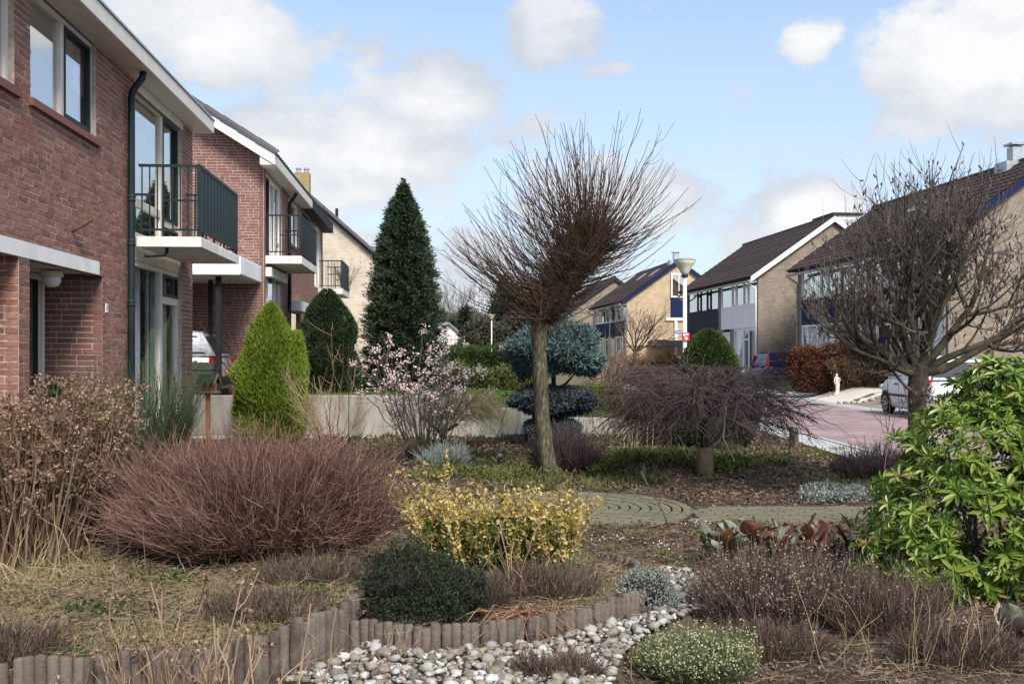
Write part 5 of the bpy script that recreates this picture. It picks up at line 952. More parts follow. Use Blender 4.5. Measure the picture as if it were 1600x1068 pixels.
for q, (px, py) in enumerate(((1128, 884), (1168, 872), (1206, 878), (1240, 868), (1285, 874), (1335, 876))):
    x, y = G(px, py); bergenia('bergenia clump with leathery red and grey-green leaves ' + wh[q], x, y, 15, .155, [0, 1, 2, 3, 4, 5, 6, 0, 3], .17, .18)
x, y = 2.66, 5.42; bergenia('bergenia with broad pink and bronze leaves at the foot of the pieris', x, y, 9, .17, [7, 7, 3, 6, 5], .12, .14)
x, y = G(712, 730); bergenia('small bergenia with dull green leaves below the flowering viburnum', x + .6, y, 8, .11, [1, 2, 0], .12, .09)
# heaths
def heath(label, cx, cy, rx, ry, h, n, m, seedm=None, ns=0, up=.5, L0=.5, th=.0021):
    t = plant('heath_bush', label, 'shrub', cx, cy); u = np.sqrt(rng.uniform(0, 1, n)); a = rng.uniform(0, 6.28, n); b = np.stack([np.cos(a) * u * rx * .8, np.sin(a) * u * ry * .8, np.zeros(n)], 1); d = unit(np.stack([np.cos(a) * u * .7, np.sin(a) * u * .5, np.ones(n)], 1) + rng.normal(0, .28, (n, 3))); L = h * rng.uniform(L0, 1.12, n) * (1 - .25 * u ** 2) * lumpy(b * 9 / max(rx, .2), .22, 1.0, n % 97); P = arcs(n, 5, b, d, L, rng.normal(0, .10, (n, 3)), .03); s = Soup(); V, F = tubes(P, taper(n, 5, th, th * .6), 3); s.add(V, F); Q = sidetwigs(P, n * 3, h * .10, h * .32, 3, .5, .3, .25, 1); V, F = tubes(Q, taper(len(Q), 3, th * .8, th * .5), 3); s.add(V, F)
    pos = Q[:, 1] ; V, F = leaves(pos, rng.normal(0, 1, pos.shape) + [0, 0, .6], h * .045, h * .016); s.add(V, F); s.build('twigs', m, t, 'stuff')
    if ns:
        tp = np.concatenate([P[:, -1], Q[:, -1]]); tp = tp[rng.permutation(len(tp))[:ns]]; pos = np.repeat(tp, 4, 0) + rng.normal(0, .0016, (len(tp) * 4, 3)); V, F = leaves(pos, rng.normal(0, 1, pos.shape), .0065, .005); part(t, 'seed_heads', V, F, seedm, 'stuff')
    return t
heath('brown heath bush with pale seed heads below the bergenias', 1.55, 6.15, .42, .34, .43, 1000, MT['heath'], MT['seed'], 1500); heath('brown heath bush between the pale-headed heath and the pieris', 2.12, 5.95, .36, .3, .34, 650, MT['heath'], MT['seed'], 160)
heath('low dry heath clump at the edge of the pebbles', 1.35, 5.45, .40, .22, .16, 480, MT['heath']); heath('small sparse heath in front of the pieris', 2.35, 5.35, .30, .25, .22, 500, MT['heath'])
heath('green winter heath speckled with cream florets beside the pebbles', .92, 5.10, .27, .20, .21, 1500, MT['greenheath'], MT['cream_f'], 2600); heath('dry brown heath inside the palisade bed', .20, 6.05, .36, .20, .17, 620, MT['heath']); heath('dry heath tuft beside the bare golden stems', -.18, 5.85, .18, .16, .16, 500, MT['heath'])
heath('dull brown heath on top of the tall palisade', -1.28, 5.35, .36, .30, .12, 520, MT['heath']); heath('dark heath mat under the wine-brown bush', -1.2, 6.1, .40, .26, .15, 480, MT['heath']); heath('grey lavender mound below the viburnum', -.95, 14.6, .30, .25, .32, 700, MT['silver'], th=.004); heath('dark brown twiggy shrub beside the pollard trunk', .72, 13.9, .32, .28, .55, 1100, MT['purpletwig'], th=.0035)
heath('purple-brown heath against the pavement', 4.55, 12.8, .5, .4, .38, 900, MT['purpletwig'], th=.003); heath('brown mop of dry stems at the low end of the mossy bed', -2.25, 4.62, .22, .2, .16, 420, MT['heath']); heath('withered heath at the bottom of the pebbles', .22, 4.84, .22, .09, .13, 360, MT['heath'])
# silver plant draped over the palisade corner, silver ground cover on the bank
x0, y0 = .80, 6.20; t = plant('silver_shrub', 'silvery small-leaved shrub spilling over the palisade corner', 'shrub', x0, y0, z=.14); blob(t, MT['silver'], (.02, 0, .03), (.17, .18, .13), 3600, .022, .009, .2, 5, .25, .0, .8, 33); blob(t, MT['silver'], (.11, -.05, -.06), (.11, .12, .12), 1500, .022, .009, .2, 5, .25, -.2, .8, 34, corem=False)
def mat_cover(name, label, cx, cy, rx, ry, n, m, L, Wd, h=.05, kind='stuff'):
    u = np.sqrt(rng.uniform(0, 1, n)); a = rng.uniform(0, 6.28, n); x = cx + np.cos(a) * u * rx * lumpy(np.stack([np.cos(a), np.sin(a), 0 * a], 1), .25, 2, int(cx * 10) % 50); y = cy + np.sin(a) * u * ry; z = H(x, y) + rng.uniform(0, h, n); V, F = leaves(np.stack([x, y, z], 1), rng.normal(0, 1, (n, 3)) + [0, 0, .7], L * rng.uniform(.6, 1.3, n), Wd); o = part(None, name, V, F, m, 'stuff'); tag(o, label, 'ground cover')
mat_cover('ground_cover', 'silvery ground cover mat on the bank by the path', 3.75, 11.35, .62, .42, 4200, MT['silver'], .05, .02, .09); mat_cover('ground_cover', 'fresh green ground cover at the foot of the weeping tree', 2.55, 13.1, .75, .28, 1100, MT['oliveh'], .07, .03, .09); mat_cover('ground_cover', 'green ground cover beyond the round paving', -.45, 13.2, 1.1, .5, 2000, MT['oliveh'], .06, .025, .10)
mat_cover('ground_cover', 'mixed green ground cover between the pollard and the weeping tree', 1.55, 13.9, .7, .7, 3800, MT['oliveh'], .06, .025, .12); mat_cover('ground_cover', 'bright green ground cover behind the low wall', -.2, 22.2, .75, .5, 2600, MT['grass'], .12, .03, .14); mat_cover('ground_cover', 'pale green ground cover behind the lowest wall step', 1.75, 21.2, .5, .4, 1500, MT['grass'], .10, .03, .10)
# tufts
def tuft(label, x, y, n, h, m, grp=None, spread=.06, Wd=.006, lean=.45, name='grass_tuft', cat='grass tuft'):
    t = plant(name, label, cat, x, y, grp); a = rng.uniform(0, 6.28, n); b = np.stack([np.cos(a), np.sin(a), 0 * a], 1) * (spread * np.sqrt(rng.uniform(0, 1, n)))[:, None]; d = unit(np.stack([np.cos(a) * lean, np.sin(a) * lean, np.ones(n)], 1) + rng.normal(0, .2, (n, 3))); L = h * rng.uniform(.5, 1.1, n); P = arcs(n, 4, b, d, L, np.stack([np.cos(a) * .3, np.sin(a) * .3, -.25 * np.ones(n)], 1)); sx = np.stack([-np.sin(a), np.cos(a), 0 * a], 1) * Wd / 2; w = np.array([.8, 1, .7, .08])[None, :, None]; V = np.stack([P - sx[:, None] * w, P + sx[:, None] * w], 2).reshape(-1, 3); q = np.arange(n)[:, None] * 8 + np.arange(3)[None] * 2; F = np.stack([q, q + 1, q + 3, q + 2], -1).reshape(-1, 4); part(t, 'blades', V, F, m, 'stuff'); return t
g = 'small grass tufts across the garden'
for px, py, h in ((700, 735, .22), (1330, 735, .2), (1215, 745, .25), (1280, 715, .18), (1070, 725, .2), (1010, 745, .2), (1020, 760, .18), (930, 735, .2), (1310, 705, .16), (1140, 722, .2), (645, 700, .3), (560, 690, .3)):
    x, y = G(px, py); tuft('small fresh green grass tuft in the planted bank', x, y, 90, h, MT['grass'], g, .13, .012)
for px, py, h in ((775, 930, .12), (735, 940, .10), (905, 830, .2), (1085, 870, .2), (1110, 905, .14), (330, 905, .12), (215, 885, .1)):
    x, y = G(px, py, .15); tuft('narrow-leaved bulb foliage tuft among the dry stems', x, y, 26, h, MT['grass'], 'bulb foliage tufts', .04, .007)
x, y = G(1335, 830); tuft('sword-leaved green plant above the bergenia leaves', x, y, 11, .34, MT['grass'], None, .03, .028, .5, 'yucca', 'plant')
for q, (px, py) in enumerate(((957, 858), (1040, 868), (1092, 836))):
    x, y = G(px, py); t = tuft(['white snowdrops near the palisade top', 'white snowdrops on the bare soil', 'white snowdrops beside the bergenias'][q], x, y, 30, .12, MT['grass'], None, .07, .006, .25, 'snowdrop_clump', 'flowers'); n = 12; b = np.stack([rng.normal(0, .07, n), rng.normal(0, .05, n), rng.uniform(.10, .14, n)], 1); V, F = leaves(np.repeat(b, 3, 0), np.tile([[.4, 0, -1], [-.4, .2, -1], [0, -.4, -1]], (n, 1)), .014, .007); part(t, 'flowers', V, F, MT['panelwhite'], 'stuff')
# cut stalks in the near bed and by the lower left corner
def stalks(label, x, y, n, h, rx, ry, m, r=.004, heads=0, lean=.3, z=None, side=2):
    t = plant('dry_stalks', label, 'dry stalks', x, y, None, z); b = np.stack([rng.normal(0, rx, n), rng.normal(0, ry, n), np.full(n, -.02)], 1); d = unit(np.stack([rng.normal(0, lean, n), rng.normal(0, lean, n), np.ones(n)], 1)); P = arcs(n, 6, b, d, h * rng.uniform(.35, 1.1, n), rng.normal(0, .12, (n, 3)), .02); s = Soup(); V, F = tubes(P, taper(n, 6, r, r * .6), 5); s.add(V, F); Q = sidetwigs(P, n * side, h * .1, h * .35, 4, .6, .2, .3, 1); V, F = tubes(Q, taper(len(Q), 4, r * .55, r * .35), 3); s.add(V, F); s.build('stalks', m, t, 'stuff')
    if heads:
        hd = P[rng.permutation(n)[:heads], -1]; pos = np.repeat(hd, 30, 0) + rng.normal(0, .020, (len(hd) * 30, 3)); V, F = leaves(pos, rng.normal(0, 1, pos.shape), .022, .016); part(t, 'dried_heads', V, F, MT['husk'], 'stuff')
stalks('cut tan hydrangea stalks standing before the tall palisade', -1.34, 4.30, 50, .58, .20, .05, MT['tan'], .0046, 16, z=0); stalks('few leaning pale dry stalks against the mossy bed edging', -1.75, 4.42, 18, .22, .12, .05, MT['tan'], .003, 4, z=.05); stalks('thin clipped reddish stalks in the moss', -1.60, 5.35, 26, .20, .05, .04, MT['heath'], .0028, 0, .22, side=1)
stalks('forked bare golden stems rising from the dry heath', .02, 5.95, 9, .42, .03, .03, MT['tan'], .004, 0, .3); stalks('wiry pale stems arching out of the dry heath', 1.95, 5.15, 18, .42, .25, .08, MT['straw'], .0022, 0, .45); stalks('tall pale dry stems before the pieris', 2.3, 5.3, 8, .45, .10, .06, MT['straw'], .0022, 3, .15); stalks('upright pale dead stems beside the evergreen mound', 1.75, 14.8, 14, .75, .12, .1, MT['straw'], .006, 0, .08); stalks('grey twiggy tangle at the shadowed palisade corner', -.62, 5.12, 14, .2, .08, .03, MT['straw'], .0015, 0, .5, side=4)
stalks('dry brown perennial stems along the wall', .2, 17.8, 60, .4, .9, .4, MT['litter'], .005, 0, .3); stalks('dead brown flower stalks along the low wall', 2.1, 17.6, 60, .5, .7, .4, MT['litter'], .005, 0, .25); stalks('dry stems under the viburnum', -1.9, 15.5, 70, .3, .6, .5, MT['litter'], .004, 0, .4); stalks('sprawling dead stems under the hydrangea', -2.75, 6.15, 30, .4, .35, .12, MT['straw'], .003, 0, .9)
def whip(label, x, y, h, lean, m): t = plant('bare_sapling', label, 'sapling', x, y); P = [(0, 0, -.02), (lean * .3, 0, h * .35), (lean * .7, 0, h * .7), (lean, 0, h)]; stem(t, P, [.009, .007, .005, .003], m, 'stem', 6); Q = sidetwigs(np.array([P]), 9, h * .12, h * .25, 4, .6, .4, .4, 1); V, F = tubes(Q, taper(9, 4, .004, .002), 4); part(t, 'twigs', V, F, m)
x, y = G(1373, 830); whip('single bare whip rising between path and pieris', x, y, 1.05, .10, MT['greytwig']); x, y = G(1050, 830); whip('leaning bare whip at the edge of the paver path', x, y, .55, -.28, MT['greytwig']); x, y = G(768, 715); whip('thin bare sapling in front of the concrete wall', x, y, .85, .25, MT['greytwig']); x, y = G(545, 700); whip('tall straight reddish sapling before the dark conifer', x, y, 1.5, .0, MT['redtwig'])
# fallen orange-brown fern fronds hanging over the palisade
t = plant('dead_fronds', 'arching dead orange-brown stems hanging over the palisade', 'dry stalks', .02, 5.55, z=.2); n = 34; a = rng.uniform(-2.6, .1, n); d = unit(np.stack([np.cos(a), np.sin(a) * .5 - .25, rng.uniform(.15, .7, n)], 1)); P = arcs(n, 8, rng.normal(0, .05, (n, 3)) * [2, 1, .3], d, rng.uniform(.25, .6, n), np.stack([rng.normal(0, .1, n), -.1 * np.ones(n), -rng.uniform(.5, 1.0, n)], 1), .015); P[..., 2] = np.maximum(P[..., 2], -.17); V, F = tubes(P, taper(n, 8, .0036, .0014), 4); part(t, 'stems', V, F, mat('orange_stem', [(.20, .095, .045), (.28, .15, .08), (.16, .07, .035)], .8), 'stuff')
# fallen curled leaves lying singly
FL = [berg_leaf(40 + q, MT[m]) for q, m in enumerate(['bergr', 'bergp', 'husk'])]
for q, (px, py) in enumerate(((588, 1018), (575, 1012), (880, 992), (605, 1005), (1265, 1000), (1395, 955), (300, 915), (285, 870))):
    x, y = G(px, py, .02); o = link('fallen_leaf', FL[q % 3], None); o.location = (x, y, on(x, y, .05)); o.scale = [.05] * 3; o.rotation_euler = (random.uniform(-.4, .5), random.uniform(-.4, .4), random.uniform(0, 6)); tag(o, 'curled russet fallen leaf lying in the front garden', 'fallen leaf', 'fallen leaves lying singly')
# ------------------------------------------------------------------ ground cover that nobody could count
def scatter(n, xr, yr, ok): x = rng.uniform(*xr, n); y = rng.uniform(*yr, n); k = ok(x, y); return x[k], y[k]
def free(x, y): return ~inpoly(x, y, PEB) & ~(np.hypot(x - .67, y - 10.66) < 1.22) & ~((y > 9.78) & (y < 10.72) & (x > .6)) & ~((y > 10.12) & (y < 11.08) & (x < .6)) & (x > -4.4 - .075 * (y - 10))
x, y = scatter(85000, (-4.4, 5.0), (4.1, 19.6), free); k = rng.uniform(0, 1, len(x)) < np.interp(y, [4, 8, 20], [.9, .8, .9]); x, y = x[k], y[k]; n = len(x); V, F = leaves(np.stack([x, y, H(x, y) + rng.uniform(0, .02, n)], 1), rng.normal(0, 1, (n, 3)) * [1, 1, .35] + [0, 0, .12], np.interp(y, [4, 18], [.026, .065]) * rng.uniform(.5, 1.7, n), np.interp(y, [4, 18], [.013, .036])); tag(part(None, 'leaf_litter', V, F, MT['litter'], 'stuff'), 'brown dead leaf litter covering the garden soil', 'leaf litter')
def moss_ok(x, y): return ((inpoly(x, y, POLY_L) & (y < 6.9)) | (inpoly(x, y, POLY_R) & (x > .15))) & (np.sin(x * 4.3 + 1.2) + np.sin(y * 5.1 + x * 2) + rng.normal(0, .5, len(x)) > -.1)
x, y = scatter(120000, (-3.6, 1.0), (4.3, 7.4), moss_ok); n = len(x); V, F = leaves(np.stack([x, y, H(x, y) - .004], 1), rng.normal(0, .55, (n, 3)) + [0, 0, .7], rng.uniform(.014, .040, n), rng.uniform(.003, .006, n)); tag(part(None, 'moss', V, F, MT['mossb'], 'stuff'), 'yellow-green moss and short grass inside the palisade beds', 'moss')
x, y = scatter(9000, (-3.6, 4.8), (4.2, 9.6), free); n = len(x); th = rng.uniform(0, 6.28, n); P = arcs(n, 3, np.stack([x, y, H(x, y) + rng.uniform(.002, .03, n)], 1), np.stack([np.cos(th), np.sin(th), rng.normal(.05, .18, n)], 1), rng.uniform(.04, .22, n), rng.normal(0, .15, (n, 3)) * [1, 1, .2]); V, F = tubes(P, taper(n, 3, .0016, .0009), 3); tag(part(None, 'fallen_twigs', V, F, MT['tan'], 'stuff'), 'fallen dry twigs and straw over the beds', 'twigs')
x, y = scatter(26000, (-3.4, 5.0), (11.8, 19.5), lambda x, y: free(x, y) & (np.sin(x * 2.1 + y) + np.sin(y * 1.7 - x * 1.3) + rng.normal(0, .4, len(x)) > .25)); n = len(x); V, F = leaves(np.stack([x, y, H(x, y)], 1), rng.normal(0, .7, (n, 3)) + [0, 0, .9], rng.uniform(.04, .11, n), rng.uniform(.012, .03, n)); tag(part(None, 'low_weeds', V, F, MT['oliveh'], 'stuff'), 'low olive green weeds on the bank beyond the path', 'weeds')
x, y = scatter(14000, (-3.4, 4.8), (6.9, 9.7), lambda x, y: free(x, y) & (np.sin(x * 3.1 + y * 2) + np.sin(y * 3.7 - x * 1.3) + rng.normal(0, .4, len(x)) > .7)); n = len(x); V, F = leaves(np.stack([x, y, H(x, y)], 1), rng.normal(0, .7, (n, 3)) + [0, 0, .9], rng.uniform(.02, .06, n), rng.uniform(.006, .014, n)); tag(part(None, 'grass', V, F, MT['grass'], 'stuff'), 'thin green grass sprouting near the path edge', 'grass')
x, y = scatter(60000, (-7, 4.0), (20.1, 40), lambda x, y: (x > -4.2 - .1 * y + 1.9) | (y > 33)); n = len(x); V, F = leaves(np.stack([x, y, H(x, y)], 1), rng.normal(0, .5, (n, 3)) + [0, 0, .9], rng.uniform(.06, .14, n), rng.uniform(.02, .04, n)); tag(part(None, 'lawn_grass', V, F, MT['grass'], 'stuff'), 'green lawn of the neighbouring raised garden', 'grass')
x, y = scatter(5200, (-3.2, -.9), (4.4, 6.6), lambda x, y: inpoly(x, y, POLY_L) & (np.sin(x * 6.1 + 2) + np.sin(y * 7.3 + x * 3) + rng.normal(0, .35, len(x)) > 1.0)); n = len(x); V, F = leaves(np.stack([x, y, H(x, y) + .005], 1), rng.normal(0, 1, (n, 3)) * [1, 1, .5] + [0, 0, .6], rng.uniform(.02, .05, n), rng.uniform(.010, .022, n), six=True); tag(part(None, 'creeping_weeds', V, F, MT['hedge'], 'stuff'), 'patches of small green weeds creeping through the moss', 'weeds')
x, y = scatter(5000, (-1.5, 1.35), (4.5, 7.2), lambda x, y: inpoly(x, y, PEB)); x, y = x[:700], y[:700]; n = len(x); V, F = leaves(np.stack([x, y, .095 + rng.uniform(0, .03, n)], 1), rng.normal(0, 1, (n, 3)) * [1, 1, .4], rng.uniform(.02, .05, n), rng.uniform(.008, .02, n)); tag(part(None, 'pebble_debris', V, F, MT['litter'], 'stuff'), 'bits of dead leaf caught between the pebbles', 'leaf litter')
x, y = scatter(60000, (-3.4, 4.0), (4.2, 9.7), free); n = len(x); V, F = leaves(np.stack([x, y, H(x, y) + rng.uniform(-.002, .012, n)], 1), rng.normal(0, 1, (n, 3)) * [1, 1, .6] + [0, 0, .2], rng.uniform(.008, .024, n), rng.uniform(.006, .014, n), fold=.5); tag(part(None, 'soil_crumbs', V, F, mat('soil_crumb', [(.016, .011, .008), (.05, .034, .024), (.11, .08, .055), (.24, .185, .13), (.05, .034, .024)], .95), 'stuff'), 'crumbly soil and broken plant bits over the near beds', 'soil')

# ------------------------------------------------------------------ cars
def car(label, x, y, rz, L, Wd, Ht, paint, belt=.98, hood=.93, rear_lean=.14, screen=(.56, .78), tall_lamp=True, plate='amber', z=None, wheel=.29):
    c = thing('parked_car', label, 'car', (x, y, on(x, y) if z is None else z), rz); w = Wd / 2
    st = [(0, .36, .62, .80), (.05, .28, .88, .90), (.22, .22, belt - .02, .97), (.8, .20, belt, 1.0), (L * .45, .19, belt - .005, 1.0), (L * .72, .20, hood + .03, .995), (L * .84, .21, hood - .03, .975), (L * .93, .23, hood - .12, .92), (L * .98, .27, hood - .24, .84), (L, .36, hood - .40, .72)]
    V = []; prof = [(.0, .90), (.10, .97), (.45, 1.0), (.78, .985), (.94, .95), (1.0, .88)]
    for sx, zb, zt, ww in st:
        ring = [(sx, w * ww * f, zb + (zt - zb) * v) for v, f in prof]; V += ring + [(a, -b, cc) for a, b, cc in ring[::-1]]
    n = 12; F = [(k * n + q, k * n + (q + 1) % n, (k + 1) * n + (q + 1) % n, (k + 1) * n + q) for k in range(len(st) - 1) for q in range(n)]; s = Soup(); s.add(V, F, [tuple(range(n))[::-1]], [tuple(range((len(st) - 1) * n, len(st) * n))])
    body = s.build('body', paint, c, fix=True, smooth=True); rb, rf = screen[0] * L, screen[1] * L; base = [(.07, belt - .03), (rf, hood + .01)]; top = [(.07 + rear_lean, Ht), (rb, Ht)]
    def P(u, v, sd, o=0.0):
        e = v - .10 * v * (1 - v); xb = base[0][0] + (base[1][0] - base[0][0]) * u; xt = top[0][0] + (top[1][0] - top[0][0]) * u; zb = base[0][1] + (base[1][1] - base[0][1]) * u; zt = Ht - .05 * (2 * u - 1) ** 2 - .02
        yy = (w * .95) * (1 - v) + (w * .76) * v + .035 * math.sin(math.pi * v); return (xb + (xt - xb) * v, sd * (yy + o), zb + (zt - zb) * v)
    s = Soup(); nu, nv = 8, 6; V = [P(q / nu, r / nv, 1) for r in range(nv + 1) for q in range(nu + 1)]; s.add(V, [(r * (nu + 1) + q, r * (nu + 1) + q + 1, (r + 1) * (nu + 1) + q + 1, (r + 1) * (nu + 1) + q) for r in range(nv) for q in range(nu)])
    V = [P(q / nu, r / nv, -1) for r in range(nv + 1) for q in range(nu + 1)]; s.add(V, [(r * (nu + 1) + q, (r + 1) * (nu + 1) + q, (r + 1) * (nu + 1) + q + 1, r * (nu + 1) + q + 1) for r in range(nv) for q in range(nu)])
    for u in (0, 1): s.add([P(u, r / nv, sd) for r in range(nv + 1) for sd in (-1, 1)], [(2 * r, 2 * r + 1, 2 * r + 3, 2 * r + 2) for r in range(nv)])
    V = []
    for q in range(nu + 1):
        a = P(q / nu, 1, 1)
        for sd in (-1, -.92, -.6, 0, .6, .92, 1): V.append((a[0], a[1] * sd, a[2] + .035 * (1 - abs(sd) ** 3) - .002))
    s.add(V, [(q * 7 + r, q * 7 + r + 1, q * 7 + r + 8, q * 7 + r + 7) for q in range(nu) for r in range(6)]); cab = s.build('cabin', paint, c, smooth=False)
    for sd in (-1, 1):
        for u0, u1 in ((.06, .30), (.33, .60), (.63, .93)):
            s = Soup(); s.add([P(u0, .10, sd, .006), P(u1, .10, sd, .006), P(u1 - .015, .84, sd, .006), P(u0 + .01, .84, sd, .006)], [(0, 1, 2, 3)]); s.build('side_window', MT['carglass'], cab)
        s = Soup(); s.box(L * .30, L * .74, sd * (w - .001) - .012, sd * (w - .001) + .012, .50, .56); s.build('side_strip', MT['plastic'], body)
        for dx in (.30, .54, .76):
            s = Soup(); s.box(L * dx - .004, L * dx + .004, sd * w * .992 - .004, sd * w * .992 + .004, .34, belt - .06); s.build('door_gap', MT['plastic'], body)
        for dx in (.335, .57):
            s = Soup(); s.box(L * dx, L * dx + .16, sd * w * 1.0 - .018, sd * w * 1.0 + .018, .80, .835); s.build('door_handle', MT['plastic'], body)
        s = Soup(); s.extrude([(0, 0), (.16, .02), (.17, .13), (.02, .15)], 1, sd * (w * .96), sd * (w * .96 + .19)); m = s.build('mirror', MT['plastic'], c, fix=True); m.location = (L * .70, 0, belt + .0)
        for wx in (L * .175, L * .80):
            s = Soup(); a = np.linspace(-.15, math.pi + .15, 16); s.add([(wx, sd * (w * .975), .28)] + [(wx + math.cos(t) * .345, sd * (w + .004), .29 + math.sin(t) * .345) for t in a], [(0, q, q + 1) for q in range(1, 16)]); s.build('wheel_arch', MT['plastic'], body)
            s = Soup(); n = 20; pr = [(.17, -.10), (wheel - .03, -.10), (wheel, -.07), (wheel, .06), (wheel - .03, .095), (.19, .10)]; V = [(math.cos(t) * r, o, math.sin(t) * r) for r, o in pr for t in np.linspace(0, 2 * np.pi, n, endpoint=False)]; s.add(V, [(k * n + q, k * n + (q + 1) % n, (k + 1) * n + (q + 1) % n, (k + 1) * n + q) for k in range(5) for q in range(n)]); wo = s.build('wheel', MT['rubber'], c, smooth=True); wo.location = (wx, sd * (w - .085), wheel)
            s = Soup(); sp = []
            V = [(0, sd * .085, 0)] + [(math.cos(t) * .19, sd * .098, math.sin(t) * .19) for t in np.linspace(0, 2 * np.pi, n, endpoint=False)]; s.add(V, [(0, 1 + q, 1 + (q + 1) % n) for q in range(n)]); r = s.build('rim', MT['rim'], wo)
            s = Soup()
            for q in range(7):
                t = q * 2 * math.pi / 7; ca, sa = math.cos(t), math.sin(t); s.add([(ca * .07 - sa * .03, sd * .1005, sa * .07 + ca * .03), (ca * .165 - sa * .035, sd * .1005, sa * .165 + ca * .035), (ca * .165 + sa * .035, sd * .1005, sa * .165 - ca * .035), (ca * .07 + sa * .03, sd * .1005, sa * .07 - ca * .03)], [(0, 1, 2, 3)])
            s.build('rim_openings', MT['plastic'], wo, 'stuff')
        s = Soup()
        if tall_lamp: s.add([(.045, sd * w * .955, .80), (.20, sd * w * 1.003, .80), (.20, sd * w * .99, belt), (.235, sd * w * .87, Ht - .16), (.135, sd * w * .82, Ht - .16), (.03, sd * w * .86, belt)], [(0, 1, 2, 5), (5, 2, 3, 4)])
        else: s.box(-.012, .20, min(sd * w * .70, sd * w * .985), max(sd * w * .70, sd * w * .985), .74, .90)
        s.build('tail_lamp', MT['red'], body)
        s = Soup(); s.box(L * .955, L - .01, min(sd * w * .50, sd * w * .88), max(sd * w * .50, sd * w * .88), hood - .32, hood - .18); s.build('headlamp', MT['lens'], body)
    for u, o, nm in ((0, -.008, 'rear_window'), (1, .008, 'windscreen')):
        s = Soup(); q = [P(u, .12, -1), P(u, .12, 1), P(u, .86, 1), P(u, .86, -1)]; s.add([(a + o, b * .90, cz) for a, b, cz in q], [(0, 1, 2, 3)]); s.build(nm, MT['carglass'], cab)
    s = Soup(); s.box(-.035, .12, -w * .86, w * .86, .34, .52); s.build('rear_bumper', MT['plastic'] if not tall_lamp else paint, body); s = Soup(); s.box(L - .06, L + .03, -w * .70, w * .70, .30, .46); s.build('front_bumper', MT['plastic'], body)
    s = Soup(); s.box(-.048, -.037, -.26, .26, .56 if not tall_lamp else .40, .67 if not tall_lamp else .51); s.build('number_plate', MT[plate], body)
    return c
whitep = mat('white_car_paint', (.74, .75, .76), .25, spec=.5); silverp = mat('silver_car_paint', (.46, .48, .51), .3, spec=.5, metal=.35); bluep = mat('blue_car_paint', (.012, .028, .095), .25, spec=.5)
car('small white hatchback parked at the street edge behind the pruned tree', 10.72, 24.4, rad(90), 3.54, 1.58, 1.53, whitep, 1.0, .95, .13)
car('silver white estate car parked behind the pieris', 10.95, 19.3, rad(90), 4.1, 1.7, 1.52, mat('pale_silver_paint', (.60, .62, .66), .3, spec=.5, metal=.2), .98, .92, .3, tall_lamp=False)
car('dark blue people carrier parked nose-in between the terraces', 10.95, 45.75, rad(9), 4.3, 1.72, 1.60, bluep, 1.02, .98, .22)
car('silver hatchback parked under the carport', -5.85, 21.05, rad(184.3), 3.9, 1.66, 1.46, silverp, .96, .92, .30, tall_lamp=False, z=.62)
car('pale car parked before the far yellow brick house', 9.6, 62.0, rad(12), 4.2, 1.75, 1.5, whitep, .95, .9, .5, tall_lamp=False)
# ------------------------------------------------------------------ street furniture and small things
def lamp(label, x, y, h, r=.065, hd=.27):
    t = thing('street_lamp', label, 'street lamp', (x, y, on(x, y))); s = Soup(); s.tube([(0, 0, -.1), (0, 0, 1.0), (0, 0, 1.02), (0, 0, h - .36)], [r, r, r * .78, r * .72], 12); s.build('pole', MT['white'] if hd < .3 and r < .06 else MT['offwhite'], t, smooth=True)
    lathe(Soup(), [(.07, h - .40), (.10, h - .37), (.12, h - .33), (hd * .80, h - .16), (hd, h - .10), (hd, h - .06)], 0, 0, 24).build('lamp_shade', mat('cream_lamp_bowl', (.70, .67, .56), .4), t, smooth=True); lathe(Soup(), [(hd + .01, h - .062), (hd + .012, h - .045), (hd * .7, h - .012), (.02, h)], 0, 0, 24).build('lamp_cap', mat('weathered_lamp_cap', (.26, .25, .20), .8, 9, .3), t, smooth=True); lathe(Soup(), [(.055, h - .48), (.085, h - .47), (.085, h - .40), (.07, h - .395)], 0, 0, 14).build('lamp_neck', MT['anthr'], t, smooth=True); return t
lt = lamp('tall street lamp with cream bowl head, carrying a red and a blue sign', 4.32, 25.6, 3.98)
s = Soup(); s.box(-.085, .105, -.085, -.078, 1.92, 2.12); sg = s.build('red_sign', mat('red_sign_face', (.55, .03, .035), .5), lt); s = Soup(); s.box(-.05, .0, -.089, -.0855, 2.03, 2.09); s.build('white_mark', MT['panelwhite'], sg); s = Soup(); s.box(.02, .075, -.089, -.0855, 2.06, 2.10); s.build('white_mark', MT['panelwhite'], sg); s = Soup(); s.box(-.01, .05, -.089, -.0855, 1.945, 2.01); s.build('white_mark', MT['panelwhite'], sg)
s = Soup(); s.box(-.24, -.07, -.02, .0, 2.09, 2.17); bs = s.build('street_name_sign', mat('blue_sign_face', (.02, .11, .42), .5), lt); s = Soup(); s.box(-.225, -.085, -.024, -.021, 2.122, 2.138); s.build('white_line', MT['panelwhite'], bs)
lamp('slim white street lamp among the far trees', -1.55, 78, 4.0, .055, .30); lamp('slim lantern post before the navy panelled houses', 12.75, 33.0, 2.3, .045, .16)
x, y = (325 - 800) * .0104, 1600 * .0104; t = thing('bird_table', 'small wooden bird house with green roof on a brown stake', 'bird house', (x, y, 0)); s = Soup(); s.box(-.033, .033, -.033, .033, -.05, .98); s.build('stake', MT['cedar'], t); s = Soup(); s.box(-.165, .165, -.13, .13, .96, .985); tr_ = s.build('tray', MT['cedar'], t)
for a, b in ((-.12, -.09), (.08, -.09), (-.12, .07), (.08, .07)): s = Soup(); s.box(a, a + .035, b, b + .03, .986, 1.13); s.build('roof_post', MT['cedar'], t)
